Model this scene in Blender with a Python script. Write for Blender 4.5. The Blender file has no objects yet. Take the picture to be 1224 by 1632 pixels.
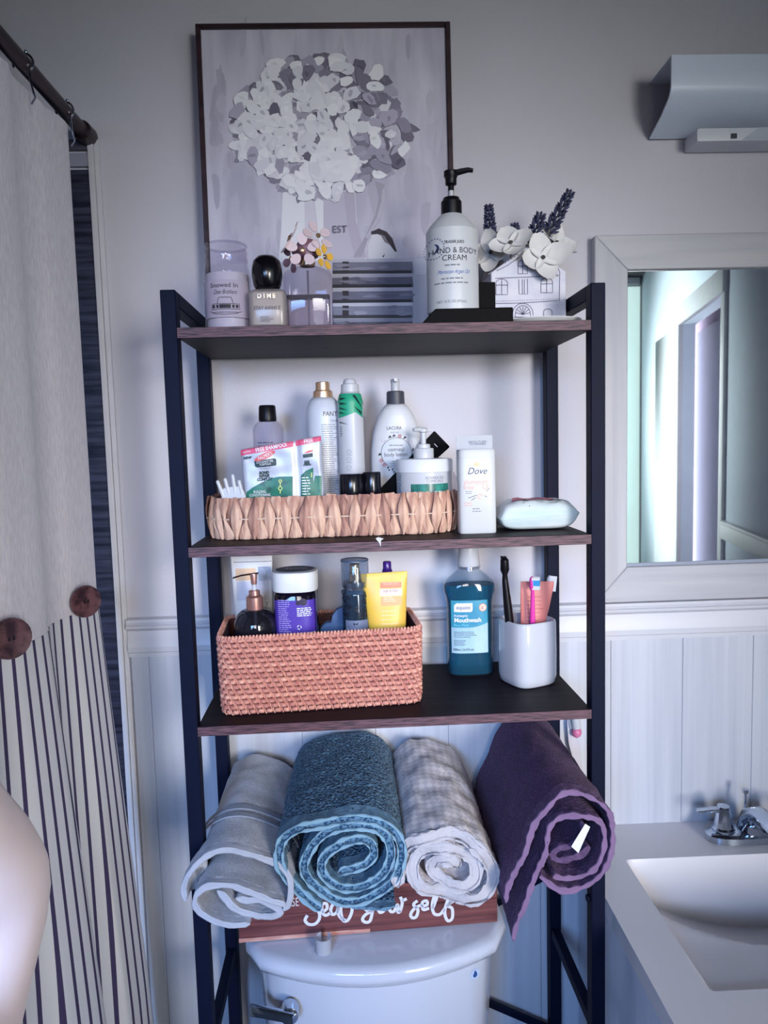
import bpy, bmesh, math, random
from mathutils import Vector, Matrix, noise
from mathutils.geometry import tessellate_polygon

scene = bpy.context.scene
COL = scene.collection
random.seed(7)
PI = math.pi

# ------------------------------------------------------------------ camera
CAM = Vector((-0.04497, -1.38082, 1.45399))
PITCH, YAW, ROLL, FPX = 0.09088, 0.03098, -0.02689, 1179.469

def ray(px, py):
    a = (px - 612) / FPX; b = (py - 816) / FPX
    cr, sr = math.cos(ROLL), math.sin(ROLL)
    u = a * cr + b * sr; v = -a * sr + b * cr
    cp, sp = math.cos(PITCH), math.sin(PITCH)
    y = cp - v * sp; z = -sp - v * cp
    cy, sy = math.cos(YAW), math.sin(YAW)
    return Vector((u * cy + y * sy, -u * sy + y * cy, z))

def aty(px, py, Y):
    r = ray(px, py); return CAM + r * ((Y - CAM.y) / r.y)

def atz(px, py, Z):
    r = ray(px, py); return CAM + r * ((Z - CAM.z) / r.z)

def fit(xl, xr, yt, Y, zb):
    """centre x, width and height of a thing standing at depth Y on height zb"""
    a = aty(xl, yt, Y); b = aty(xr, yt, Y); m = aty((xl + xr) / 2, yt, Y)
    return (a.x + b.x) / 2, b.x - a.x, m.z - zb

cd = bpy.data.cameras.new('camera'); cam = bpy.data.objects.new('camera', cd); COL.objects.link(cam)
F = ray(612, 816); RV = (ray(613, 816) - F) * FPX; UV_ = (ray(612, 815) - F) * FPX
F.normalize(); RV.normalize(); UV_.normalize()
cam.matrix_world = Matrix(((RV.x, UV_.x, -F.x, CAM.x), (RV.y, UV_.y, -F.y, CAM.y), (RV.z, UV_.z, -F.z, CAM.z), (0, 0, 0, 1)))
cd.sensor_fit = 'VERTICAL'; cd.sensor_height = 24.0; cd.lens = 24.0 * FPX / 1632
cd.clip_start = 0.05
scene.camera = cam

# ------------------------------------------------------------------ light
scene.view_settings.view_transform = 'Standard'
scene.view_settings.look = 'None'
scene.view_settings.gamma = 1.0
scene.view_settings.use_curve_mapping = False
scene.view_settings.exposure = -1.22
scene.cycles.max_bounces = 8
scene.cycles.diffuse_bounces = 3
scene.cycles.glossy_bounces = 4
scene.cycles.transparent_max_bounces = 16
scene.cycles.caustics_reflective = False
scene.cycles.caustics_refractive = False

w = bpy.data.worlds.new('world'); scene.world = w; w.use_nodes = True
w.node_tree.nodes['Background'].inputs[0].default_value = (0.55, 0.68, 1.0, 1)
w.node_tree.nodes['Background'].inputs[1].default_value = 0.25

def area(name, loc, look, sx, sy, power, color, spread=180):
    l = bpy.data.lights.new(name, 'AREA'); l.shape = 'RECTANGLE'; l.size = sx; l.size_y = sy
    l.energy = power; l.color = color; l.spread = math.radians(spread)
    o = bpy.data.objects.new(name, l); COL.objects.link(o); o.location = loc
    o.rotation_euler = (Vector(look) - Vector(loc)).to_track_quat('-Z', 'Y').to_euler()
    return o
# daylight from the window behind the camera, then four added fill lamps
area('rear_window_daylight', (1.22, -3.27, 1.40), (0.02, 0.0, 1.02), 0.7, 1.3, 15.5, (1.0, 0.965, 0.955), 38)
area('rear_neutral_fill', (0.1, -3.27, 1.75), (0.10, 0.0, 1.12), 0.6, 0.9, 3.6, (1.0, 0.97, 0.97), 30)  # added neutral fill from behind the camera; no door stands there
area('rear_blue_fill', (-0.75, -3.27, 1.65), (-0.25, 0.0, 0.52), 0.8, 0.9, 22.0, (0.26, 0.50, 1.0), 46)  # added blue fill aimed low; the rear wall is solid here
area('mirror_wall_fill', (-0.2, -3.2, 1.6), (1.52, -2.3, 1.5), 0.3, 0.6, 60.0, (0.88, 1.0, 0.93), 60)  # added lamp brightening the right wall as the mirror sees it
area('hall_fill', (1.71, -2.8, 1.25), (2.5, -2.62, 1.25), 0.4, 1.8, 15.0, (0.96, 0.94, 1.0))  # added lamp behind the right wall, brightens the hall beyond the doorway

# ------------------------------------------------------------------ materials
def lin(c):
    c = c / 255.0
    return c / 12.92 if c <= 0.04045 else ((c + 0.055) / 1.055) ** 2.4

def rgb(r, g, b): return (lin(r), lin(g), lin(b), 1.0)

MATS = {}
def mat(key, col=(200, 200, 200), rough=0.5, metal=0.0, var=0.0, scale=(20, 20, 20), bump=0.0, bscale=None,
        spec=0.5, trans=0.0, alpha=1.0, coat=0.0, sheen=0.0, col2=None, detail=4.0, contrast=(0.35, 0.65), kind='noise', emit=None, ior=1.45, subs=0.0):
    if key in MATS: return MATS[key]
    m = bpy.data.materials.new(key); m.use_nodes = True; nt = m.node_tree; N = nt.nodes; L = nt.links
    b = N['Principled BSDF']
    b.inputs['Roughness'].default_value = rough; b.inputs['Metallic'].default_value = metal
    b.inputs['Specular IOR Level'].default_value = spec; b.inputs['Transmission Weight'].default_value = trans
    b.inputs['Alpha'].default_value = alpha; b.inputs['Coat Weight'].default_value = coat
    b.inputs['Sheen Weight'].default_value = sheen; b.inputs['IOR'].default_value = ior
    if subs: b.inputs['Subsurface Weight'].default_value = subs; b.inputs['Subsurface Radius'].default_value = (0.006, 0.004, 0.003)
    c1 = rgb(*col)
    if emit:
        b.inputs['Emission Color'].default_value = c1; b.inputs['Emission Strength'].default_value = emit
    tc = N.new('ShaderNodeTexCoord'); mp = N.new('ShaderNodeMapping'); L.new(tc.outputs['Object'], mp.inputs[0])
    mp.inputs['Scale'].default_value = scale
    if kind == 'checker':
        mp.inputs['Rotation'].default_value = (0.0, 0.0, 0.785); nz = N.new('ShaderNodeTexChecker'); nz.inputs['Scale'].default_value = 1.0; out = nz.outputs['Fac']
    elif kind == 'voronoi':
        nz = N.new('ShaderNodeTexVoronoi'); nz.inputs['Scale'].default_value = 1.0; out = nz.outputs['Distance']
    else:
        nz = N.new('ShaderNodeTexNoise'); nz.inputs['Scale'].default_value = 1.0; nz.inputs['Detail'].default_value = detail; out = nz.outputs['Fac']
    L.new(mp.outputs[0], nz.inputs['Vector'])
    if col2 is None and var == 0: var = 0.03
    c2 = rgb(*col2) if col2 else tuple(max(0, min(1, x * (1 - var))) for x in c1[:3]) + (1,)
    cr = N.new('ShaderNodeValToRGB'); cr.color_ramp.elements[0].position = contrast[0]; cr.color_ramp.elements[1].position = contrast[1]
    cr.color_ramp.elements[0].color = c2; cr.color_ramp.elements[1].color = c1
    L.new(out, cr.inputs[0]); L.new(cr.outputs[0], b.inputs['Base Color'])
    if bump:
        bp = N.new('ShaderNodeBump'); bp.inputs['Strength'].default_value = bump; bp.inputs['Distance'].default_value = 0.003
        if bscale:
            mp2 = N.new('ShaderNodeMapping'); mp2.inputs['Scale'].default_value = bscale; L.new(tc.outputs['Object'], mp2.inputs[0])
            nb = N.new('ShaderNodeTexVoronoi' if kind == 'voronoi' else 'ShaderNodeTexNoise'); nb.inputs['Scale'].default_value = 1.0
            L.new(mp2.outputs[0], nb.inputs['Vector']); L.new(nb.outputs['Distance' if kind == 'voronoi' else 'Fac'], bp.inputs['Height'])
        else: L.new(out, bp.inputs['Height'])
        L.new(bp.outputs[0], b.inputs['Normal'])
    MATS[key] = m
    return m

def glass(key, tint=(238, 236, 243), refl=0.9, rough=0.03, dens=0.0, body=None):
    """thin clear wall: see-through with fresnel reflections; dens adds a milky or coloured body"""
    if key in MATS: return MATS[key]
    m = bpy.data.materials.new(key); m.use_nodes = True; nt = m.node_tree; N = nt.nodes; L = nt.links
    N.remove(N['Principled BSDF']); out = N['Material Output']
    t = N.new('ShaderNodeBsdfTransparent'); t.inputs[0].default_value = rgb(*tint)
    g = N.new('ShaderNodeBsdfGlossy'); g.inputs['Roughness'].default_value = rough; g.inputs['Color'].default_value = (refl, refl, refl, 1)
    lw = N.new('ShaderNodeLayerWeight'); lw.inputs['Blend'].default_value = 0.5
    pw_ = N.new('ShaderNodeMath'); pw_.operation = 'POWER'; L.new(lw.outputs['Facing'], pw_.inputs[0]); pw_.inputs[1].default_value = 3.5
    fr = N.new('ShaderNodeMath'); fr.operation = 'MULTIPLY_ADD'; L.new(pw_.outputs[0], fr.inputs[0]); fr.inputs[1].default_value = 0.75; fr.inputs[2].default_value = 0.03
    mx = N.new('ShaderNodeMixShader'); L.new(fr.outputs[0], mx.inputs[0])
    if dens:
        d = N.new('ShaderNodeBsdfDiffuse'); d.inputs[0].default_value = rgb(*(body or tint))
        tl = N.new('ShaderNodeBsdfTranslucent'); tl.inputs[0].default_value = rgb(*(body or tint))
        m0 = N.new('ShaderNodeMixShader'); m0.inputs[0].default_value = 0.5; L.new(d.outputs[0], m0.inputs[1]); L.new(tl.outputs[0], m0.inputs[2])
        m1 = N.new('ShaderNodeMixShader'); m1.inputs[0].default_value = dens; L.new(t.outputs[0], m1.inputs[1]); L.new(m0.outputs[0], m1.inputs[2])
        L.new(m1.outputs[0], mx.inputs[1])
    else: L.new(t.outputs[0], mx.inputs[1])
    L.new(g.outputs[0], mx.inputs[2]); L.new(mx.outputs[0], out.inputs[0])
    MATS[key] = m
    return m

def attr_mat(key, rough=0.7, bump=0.0, bscale=(300, 300, 300)):
    if key in MATS: return MATS[key]
    m = mat(key, (200, 200, 200), rough, bump=bump, bscale=bscale)
    nt = m.node_tree; b = nt.nodes['Principled BSDF']
    a = nt.nodes.new('ShaderNodeAttribute'); a.attribute_name = 'Col'
    nt.links.new(a.outputs['Color'], b.inputs['Base Color'])
    return m

# ------------------------------------------------------------------ mesh helpers
class MB:
    def __init__(s): s.v = []; s.f = []; s.c = []
    def add(s, vs, fs, col=None):
        o = len(s.v); s.v += [Vector(p) for p in vs]; s.f += [tuple(i + o for i in f) for f in fs]; s.c += [col] * len(fs); return s
    def box(s, a, b):
        (x0, y0, z0), (x1, y1, z1) = a, b
        return s.add([(x0, y0, z0), (x1, y0, z0), (x1, y1, z0), (x0, y1, z0), (x0, y0, z1), (x1, y0, z1), (x1, y1, z1), (x0, y1, z1)],
                     [(0, 3, 2, 1), (4, 5, 6, 7), (0, 1, 5, 4), (1, 2, 6, 5), (2, 3, 7, 6), (3, 0, 4, 7)])
    def loft(s, rings, cap0=True, cap1=True, closed=True, strip=False):
        o = len(s.v); n = len(rings[0])
        for r in rings: s.v += [Vector(p) for p in r]
        for i in range(len(rings) - 1):
            for j in range(n if closed else n - 1):
                a = o + i * n + j; b = o + i * n + (j + 1) % n
                s.f.append((a, b, b + n, a + n)); s.c.append(None)
        if strip:   # the ring is a ribbon outline: close its ends with a strip of quads
            e = o + (len(rings) - 1) * n
            for j in range(n // 2 - 1):
                s.f.append((o + j + 1, o + j, o + n - 1 - j, o + n - 2 - j)); s.f.append((e + j, e + j + 1, e + n - 2 - j, e + n - 1 - j)); s.c += [None, None]
            return s
        if cap0: s.f.append(tuple(o + j for j in reversed(range(n)))); s.c.append(None)
        if cap1: s.f.append(tuple(o + (len(rings) - 1) * n + j for j in range(n))); s.c.append(None)
        return s
    def lathe(s, prof, n=28, cap0=True, cap1=True, cx=0, cy=0):
        return s.loft([[(cx + r * math.cos(2 * PI * k / n), cy + r * math.sin(2 * PI * k / n), z) for k in range(n)] for r, z in prof], cap0, cap1)
    def tube(s, pts, r, n=8, cap=True):
        pts = [Vector(p) for p in pts]; rs = r if isinstance(r, (list, tuple)) else [r] * len(pts)
        rings = []; up = None
        for i, p in enumerate(pts):
            t = (pts[min(i + 1, len(pts) - 1)] - pts[max(i - 1, 0)]).normalized()
            if up is None:
                up = Vector((0, 0, 1)) if abs(t.z) < 0.9 else Vector((1, 0, 0))
            u = (up - t * up.dot(t)).normalized(); w_ = t.cross(u); up = u
            rings.append([p + (u * math.cos(2 * PI * k / n) + w_ * math.sin(2 * PI * k / n)) * rs[i] for k in range(n)])
        return s.loft(rings, cap, cap)
    def bar(s, a, b, wx, wy):
        """square bar from a to b"""
        a, b = Vector(a), Vector(b); t = (b - a).normalized()
        u = t.cross(Vector((0, 0, 1)) if abs(t.z) < 0.9 else Vector((0, 1, 0))).normalized(); w_ = t.cross(u)
        rr = [[p + u * sx * wx / 2 + w_ * sy * wy / 2 for sx, sy in ((-1, -1), (1, -1), (1, 1), (-1, 1))] for p in (a, b)]
        return s.loft(rr)
    def poly(s, pts, y=0.0, th=0.0, col=None, front=None):
        """flat polygon in x,z facing -y (pts (x,z)); front(x,z) gives y"""
        P = [Vector((p[0], p[1], 0)) for p in pts]
        tri = tessellate_polygon([P]); o = len(s.v)
        P2 = list(P)
        if front:   # refine so that the patch follows a curved surface
            work = [tuple(t) for t in tri]; tri = []
            while work:
                t = work.pop(); e = max(((P2[t[i]] - P2[t[(i + 1) % 3]]).length, i) for i in range(3))
                if e[0] > 0.005:
                    i = e[1]; a, b, c = t[i], t[(i + 1) % 3], t[(i + 2) % 3]; P2.append((P2[a] + P2[b]) / 2); m = len(P2) - 1
                    work += [(a, m, c), (m, b, c)]
                else: tri.append(t)
        for p in P2: s.v.append(Vector((p.x, (front(p.x, p.y) if front else 0) + y, p.y)))
        for t in tri:
            a, b, c = [s.v[o + k] for k in t]
            n = (b - a).cross(c - a)
            s.f.append(tuple(o + k for k in (t if n.y < 0 else t[::-1]))); s.c.append(col)
        return s
    def strokes(s, lines, wd, y=0.0, front=None, col=None):
        """pen lines as flat ribbons in x,z facing -y"""
        for ln in lines:
            P = [Vector((p[0], p[1])) for p in ln]
            if len(P) < 2: continue
            if front:
                Q = [P[0]]
                for a, b in zip(P, P[1:]):
                    k = max(1, int((b - a).length / 0.003)); Q += [a + (b - a) * (i + 1) / k for i in range(k)]
                P = Q
            L_, R_ = [], []
            for i, p in enumerate(P):
                t = (P[min(i + 1, len(P) - 1)] - P[max(i - 1, 0)])
                if t.length < 1e-9: t = Vector((1, 0))
                t.normalize(); nrm = Vector((-t.y, t.x)) * wd / 2
                L_.append(p + nrm); R_.append(p - nrm)
            o = len(s.v)
            for p in L_ + R_: s.v.append(Vector((p.x, (front(p.x, p.y) if front else 0) + y, p.y)))
            n = len(P)
            for i in range(n - 1):
                s.f.append((o + i, o + n + i, o + n + i + 1, o + i + 1)); s.c.append(col)
        return s
    def xf(s, M):
        s.v = [M @ p for p in s.v]; return s
    def mesh(s, name, m, smooth=True, sharp=35):
        me = bpy.data.meshes.new(name); me.from_pydata([tuple(p) for p in s.v], [], s.f)
        if any(c is not None for c in s.c):
            ca = me.color_attributes.new('Col', 'FLOAT_COLOR', 'CORNER'); k = 0
            for i, poly in enumerate(me.polygons):
                c = s.c[i] or (1, 1, 1, 1)
                for _ in poly.loop_indices: ca.data[k].color = c; k += 1
        if smooth:
            me.polygons.foreach_set('use_smooth', [True] * len(me.polygons))
            me.set_sharp_from_angle(angle=math.radians(sharp))
        me.materials.append(m); me.update()
        return me

def link(name, me, parent=None, loc=(0, 0, 0), rot=(0, 0, 0)):
    o = bpy.data.objects.new(name, me); COL.objects.link(o); o.location = loc; o.rotation_euler = rot
    if parent: o.parent = parent
    return o

def part(name, mb, m, parent=None, smooth=True, bevel=0, sharp=35, loc=(0, 0, 0), rot=(0, 0, 0), seg=2):
    me = mb.mesh(name, m, smooth and not bevel, sharp)
    if bevel:
        bm = bmesh.new(); bm.from_mesh(me)
        bmesh.ops.remove_doubles(bm, verts=bm.verts, dist=1e-6)
        ed = [e for e in bm.edges if len(e.link_faces) == 2 and e.calc_face_angle(0) > math.radians(30)]
        bmesh.ops.bevel(bm, geom=ed, offset=bevel, segments=seg, affect='EDGES', clamp_overlap=True, profile=0.7)
        bm.to_mesh(me); bm.free()
        me.polygons.foreach_set('use_smooth', [True] * len(me.polygons)); me.set_sharp_from_angle(angle=math.radians(40))
    return link(name, me, parent, loc, rot)

def tag(o, label, cat, group=None):
    o['label'] = label; o['category'] = cat
    if group: o['group'] = group
    return o

def thing(name, label, cat, loc=(0, 0, 0), rotz=0.0, group=None, rot=None):
    o = bpy.data.objects.new(name, None); COL.objects.link(o); o.empty_display_size = 0.03
    o.location = loc; o.rotation_euler = rot if rot else (0, 0, rotz)
    return tag(o, label, cat, group)

def struct(name, mb, m, label=None, **k):
    o = part(name, mb, m, **k); o['kind'] = 'structure'
    if label: o['label'] = label
    return o

def text(s, size, m, parent, x, z, front=None, align='CENTER', shear=0.0, bold=0.0, sx=1.0, name='lettering', y=-0.0004, rot=0.0, tilt=0.0):
    cu = bpy.data.curves.new('t', 'FONT'); cu.body = s; cu.size = size; cu.align_x = align; cu.align_y = 'CENTER'
    cu.shear = shear; cu.offset = bold; cu.resolution_u = 3; cu.space_line = 0.85
    o = bpy.data.objects.new('t', cu); COL.objects.link(o); bpy.context.view_layer.update()
    me = bpy.data.meshes.new_from_object(o.evaluated_get(bpy.context.evaluated_depsgraph_get()))
    bpy.data.objects.remove(o); bpy.data.curves.remove(cu)
    cr, sr = math.cos(rot), math.sin(rot)
    for v in me.vertices:
        px, pz = v.co.x * sx, v.co.y
        px, pz = px * cr - pz * sr + x, px * sr + pz * cr + z
        v.co = (px, (front(px, pz) if front else 0) + y, pz)
    me.name = name; me.materials.clear(); me.materials.append(m)
    return link(name, me, parent)

def fine_print(parent, m, x0, x1, z1, z0, rows, h, front=None, name='fine_print', y=-0.0004, ragged=0.35):
    """rows of print too small to read"""
    mb = MB(); rnd = random.Random(int(abs(x0 * 1e4) + rows))
    for i in range(rows):
        z = z1 + (z0 - z1) * (i / max(1, rows - 1)); x = x0; xe = x1 - rnd.random() * ragged * (x1 - x0)
        while x < xe:
            wl = min(rnd.uniform(2.0, 6.0) * h, xe - x)
            if wl > h * 0.5: mb.poly([(x, z - h / 2), (x + wl, z - h / 2), (x + wl, z + h / 2), (x, z + h / 2)], y, front=front)
            x += wl + h * 0.8
    return part(name, mb, m, parent, smooth=False)

def catmull(P, step, closed=False):
    P = [Vector(p) for p in P]; out = []
    n = len(P)
    for i in range(n if closed else n - 1):
        p0 = P[(i - 1) % n] if closed else P[max(i - 1, 0)]; p1 = P[i]; p2 = P[(i + 1) % n]
        p3 = P[(i + 2) % n] if closed else P[min(i + 2, n - 1)]
        k = max(2, int((p2 - p1).length / step))
        for j in range(k):
            t = j / k
            out.append(0.5 * ((2 * p1) + (p2 - p0) * t + (2 * p0 - 5 * p1 + 4 * p2 - p3) * t * t + (3 * p1 - p0 - 3 * p2 + p3) * t ** 3))
    if not closed: out.append(P[-1])
    return out

def sring(w_, d, z, p=2.0, n=32, cx=0.0, cy=0.0):
    r = []
    for k in range(n):
        a = 2 * PI * k / n; c, s_ = math.cos(a), math.sin(a)
        r.append((cx + math.copysign(abs(c) ** (2 / p), c) * w_ / 2, cy + math.copysign(abs(s_) ** (2 / p), s_) * d / 2, z))
    return r

class Body:
    """bottle-like body from sections (z, width, depth, squareness)"""
    def __init__(s, secs): s.s = secs
    def at(s, z):
        S = s.s
        if z <= S[0][0]: return S[0][1:]
        for a, b in zip(S, S[1:]):
            if z <= b[0]:
                t = (z - a[0]) / max(1e-9, b[0] - a[0]); return tuple(a[i] + (b[i] - a[i]) * t for i in (1, 2, 3))
        return S[-1][1:]
    def front(s, x, z):
        w_, d, p = s.at(z); q = min(0.999, abs(2 * x / w_)); return -d / 2 * (1 - q ** p) ** (1 / p)
    def mb(s, n=36, inset=0.0, z0=None, z1=None):
        zs = [k[0] for k in s.s]; lo = zs[0] if z0 is None else z0; hi = zs[-1] if z1 is None else z1
        zz = [lo] + [z for z in zs if lo < z < hi] + [hi]
        return MB().loft([sring(max(0.001, s.at(z)[0] - 2 * inset), max(0.001, s.at(z)[1] - 2 * inset), z, s.at(z)[2], n) for z in zz])
    def label(s, x0, x1, z0, z1, nx=12, nz=4, off=0.0003):
        mb = MB(); vs = []
        for j in range(nz + 1):
            for i in range(nx + 1):
                x = x0 + (x1 - x0) * i / nx; z = z0 + (z1 - z0) * j / nz
                vs.append((x, s.front(x, z) - off, z))
        return mb.add(vs, [(j * (nx + 1) + i, j * (nx + 1) + i + 1, (j + 1) * (nx + 1) + i + 1, (j + 1) * (nx + 1) + i) for j in range(nz) for i in range(nx)])

def arc(cx, cz, r, a0, a1, n=12, rz=None):
    rz = r if rz is None else rz
    return [(cx + r * math.cos(math.radians(a0 + (a1 - a0) * k / n)), cz + rz * math.sin(math.radians(a0 + (a1 - a0) * k / n))) for k in range(n + 1)]

# ------------------------------------------------------------------ the room
FLOOR = -0.05
def atx(px, py, X):
    r = ray(px, py); return CAM + r * ((X - CAM.x) / r.x)

PAINT = mat('wall_paint', (210, 207, 215), 0.75, var=0.06, scale=(3, 3, 3), bump=0.12, bscale=(160, 160, 160))
WAINS = mat('wainscot_paint', (206, 208, 217), 0.5, col2=(192, 195, 206), scale=(60, 60, 1.6), bump=0.12, bscale=(90, 90, 2.5))
TRIMW = mat('trim_white', (216, 215, 221), 0.4, var=0.05, scale=(2, 30, 30))
DIMP = mat('low_bounce_paint', (120, 116, 128), 0.8)  # left and rear walls toned dark to cut bounced light
struct('wall_back', MB().box((-1.3, 0.0, FLOOR), (1.02, 0.1, 2.45)), PAINT, 'pale lilac grey painted wall behind the rack', smooth=False)
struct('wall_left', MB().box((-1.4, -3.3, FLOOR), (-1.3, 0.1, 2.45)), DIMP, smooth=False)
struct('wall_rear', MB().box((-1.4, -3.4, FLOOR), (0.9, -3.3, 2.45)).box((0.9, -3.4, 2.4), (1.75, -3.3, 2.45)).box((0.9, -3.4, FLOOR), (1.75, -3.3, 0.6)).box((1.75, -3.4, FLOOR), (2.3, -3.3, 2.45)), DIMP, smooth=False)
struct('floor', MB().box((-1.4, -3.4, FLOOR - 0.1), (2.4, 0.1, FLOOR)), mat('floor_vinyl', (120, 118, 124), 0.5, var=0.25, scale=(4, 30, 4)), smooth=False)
struct('ceiling', MB().box((-1.4, -3.4, 2.45), (2.4, 0.1, 2.5)), mat('low_bounce_ceiling', (110, 104, 112), 0.9), smooth=False)  # unseen ceiling, its colour darkened to keep bounce off the upper wall
# the right wall runs off at an angle; it has a doorway
SHR = Matrix(((1, -0.225, 0, 0), (0, 1, 0, 0), (0, 0, 1, 0), (0, 0, 0, 1)))
DY0, DY1 = -1.38, -2.10
rw = MB()
rw.box((1.0, DY0, FLOOR), (1.06, 0.0, 2.45)).box((1.0, DY1, 1.97), (1.06, DY0, 2.45)).box((1.0, -3.3, FLOOR), (1.06, DY1, 2.45))
struct('wall_right', rw.xf(SHR), mat('side_wall_paint', (224, 234, 248), 0.75), 'painted side wall with doorway, seen in the mirror', smooth=False)
struct('trim_3', MB().box((0.985, DY0, FLOOR), (1.0, DY0 + 0.05, 1.97)).xf(SHR), TRIMW, 'narrow white door casing seen in the mirror', bevel=0.003)
struct('trim_4', MB().box((0.978, DY1 - 0.60, FLOOR), (1.0, DY1, 1.97)).box((0.978, DY1 - 0.60, 1.97), (1.0, DY0 + 0.05, 2.06)).xf(SHR), TRIMW, 'wide white door casing and header seen in the mirror', bevel=0.003)
struct('trim_5', MB().box((0.86, -3.3, 0.6), (0.92, -3.28, 2.3)).box((0.86, -3.3, 2.4), (1.72, -3.28, 2.44)).box((0.86, -3.3, 0.5), (1.72, -3.26, 0.6)), TRIMW, 'white window casing on the wall behind the camera', bevel=0.003)
struct('trim_6', MB().box((0.982, DY0 + 0.051, 1.075), (1.0, -0.03, 1.13)).box((0.975, DY0 + 0.051, 1.13), (1.0, -0.03, 1.143)).xf(SHR), TRIMW, 'chair rail on the side wall', bevel=0.003)
struct('wall_hall', MB().box((1.20, -3.3, FLOOR), (1.25, -1.0, 2.45)).box((1.06, -1.05, FLOOR), (1.25, -1.0, 2.45)).xf(SHR), mat('hall_paint', (214, 200, 218), 0.8), 'lavender hall wall beyond the doorway', smooth=False)
struct('door_1', MB().box((1.185, -2.6, FLOOR + 0.01), (1.20, -1.95, 2.0)).xf(SHR), mat('door_paint', (200, 207, 224), 0.5), 'pale closed door across the hall', bevel=0.003)
struct('window_1', MB().box((0.9, -3.36, 0.6), (1.75, -3.355, 2.4)), mat('window_daylight', (224, 250, 240), 0.5, emit=2.0), 'bright daylit window in the wall behind the camera', smooth=False)

# wainscot: boards with grooves between them, chair rail on top
grooves = [-0.485, -0.452, -0.31, -0.17, -0.03, 0.11, 0.286, 0.425, 0.565, 0.703, 0.842, 0.998]
wb = bpy.data.objects['wall_back']
for a, b in zip(grooves, grooves[1:]):
    part('wall_plank', MB().box((a + 0.0002, -0.008, FLOOR), (b - 0.0002, 0.0, 1.076)), WAINS, wb, bevel=0.0013, seg=1)
prof = [(0.0, 1.068), (-0.011, 1.070), (-0.012, 1.078), (-0.015, 1.080), (-0.016, 1.090), (-0.012, 1.105), (-0.012, 1.120), (-0.020, 1.126), (-0.021, 1.131), (-0.016, 1.133), (-0.019, 1.137), (-0.017, 1.142), (0.0, 1.144)]
struct('trim_1', MB().loft([[(x, y, z) for y, z in prof] for x in (-0.487, 0.998)]), TRIMW, 'moulded chair rail running along the back wall', sharp=20)
# tub surround and its white edge trim at the left
TILE = mat('surround_panel', (66, 66, 82), 0.5, spec=0.2, col2=(30, 29, 42), scale=(6, 6, 90), detail=6, contrast=(0.38, 0.62), bump=0.15)
sp = struct('wall_surround', MB().box((-1.3, -0.006, FLOOR), (-0.507, 0.0, 1.952)), TILE, 'dark horizontally grained tub surround panel', smooth=False)
part('surround_border', MB().box((-1.3, -0.009, 1.957), (-0.507, 0.0, 1.98)), mat('surround_light', (150, 146, 160), 0.5), sp, bevel=0.001)
part('surround_border', MB().box((-1.3, -0.008, 1.985), (-0.507, 0.0, 2.003)), mat('surround_dark', (70, 64, 74), 0.4), sp, bevel=0.001)
struct('trim_2', MB().box((-0.507, -0.012, FLOOR), (-0.497, 0.0, 2.003)).box((-0.497, -0.007, FLOOR), (-0.488, 0.0, 2.003)), TRIMW, 'white vertical edge trim between tub surround and wall', bevel=0.002)

# ------------------------------------------------------------------ storage rack
RX, RY, RYAW = 0.0, -0.29688, 0.01824
W, D, T, TD = 0.64, 0.26688, 0.0218, 0.024
S1, S2, S3, TH, TOP = 1.62722, 1.31222, 1.04262, 0.01533, 1.68
h = W / 2
BLACK = mat('black_powder_coat', (15, 20, 42), 0.55, spec=0.12, var=0.1, scale=(40, 40, 40), bump=0.05, bscale=(900, 900, 900))
WOOD = mat('rustic_board', (116, 80, 90), 0.55, col2=(42, 29, 38), scale=(34, 40, 520), detail=8, contrast=(0.36, 0.66), bump=0.15)
WOODT = mat('rustic_board_top', (34, 25, 34), 0.55, spec=0.15, col2=(17, 12, 20), scale=(5, 70, 10), detail=6)
rack = thing('storage_rack', 'black metal frame rack with three dark wood shelves over the toilet', 'rack', (RX, RY, FLOOR), RYAW)
def rz(z): return z - FLOOR
for sx in (-1, 1):
    x0, x1 = sorted((sx * h, sx * (h - T)))
    for y0, y1 in ((0, TD), (D - TD, D)):
        part('post', MB().box((x0, y0, 0), (x1, y1, rz(TOP))), BLACK, rack, bevel=0.0012, seg=1)
    part('top_bar', MB().box((x0, TD, rz(TOP) - T), (x1, D - TD, rz(TOP))), BLACK, rack, bevel=0.0012, seg=1)
    for z in (0.50, 0.10):
        part('side_bar', MB().box((x0 + 0.003, TD, rz(z)), (x1 - 0.003, D - TD, rz(z) + 0.02)), BLACK, rack, bevel=0.0012, seg=1)
    for z in (0.73,):
        part('bolt', MB().lathe([(0.004, 0), (0.006, 0.001), (0.006, 0.004), (0.004, 0.005)], 10).xf(Matrix.Translation((sx * (h - T), 0.012, rz(z))) @ Matrix.Rotation(-sx * PI / 2, 4, 'Y')), BLACK, rack)
for z in (S1, S2, S3):
    sh = part('shelf', MB().box((-h + T, 0.0, rz(z) - TH), (h - T, D - 0.004, rz(z))), WOODT, rack, bevel=0.0008, seg=1)
    part('edge_band', MB().box((-h + T, -0.0008, rz(z) - TH + 0.0006), (h - T, 0.0003, rz(z) - 0.0006)), WOOD, sh, smooth=False)
CBZ = 0.752
for y in (0.055, 0.12, 0.19, D - 0.012):
    part('cross_bar', MB().tube([(-h + T, y, rz(CBZ)), (h - T, y, rz(CBZ))], 0.006, 10), BLACK, rack)
part('brace', MB().bar((-h + T, D - 0.007, rz(0.614)), (h - T, D - 0.007, rz(0.30)), 0.008, 0.012), BLACK, rack)
part('brace', MB().bar((h - T, D - 0.002, rz(0.614)), (-h + T, D - 0.002, rz(0.30)), 0.004, 0.012), BLACK, rack)

def rk(x, y, z):
    c, s = math.cos(RYAW), math.sin(RYAW)
    return Vector((RX + x * c - y * s, RY + x * s + y * c, z))

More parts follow.
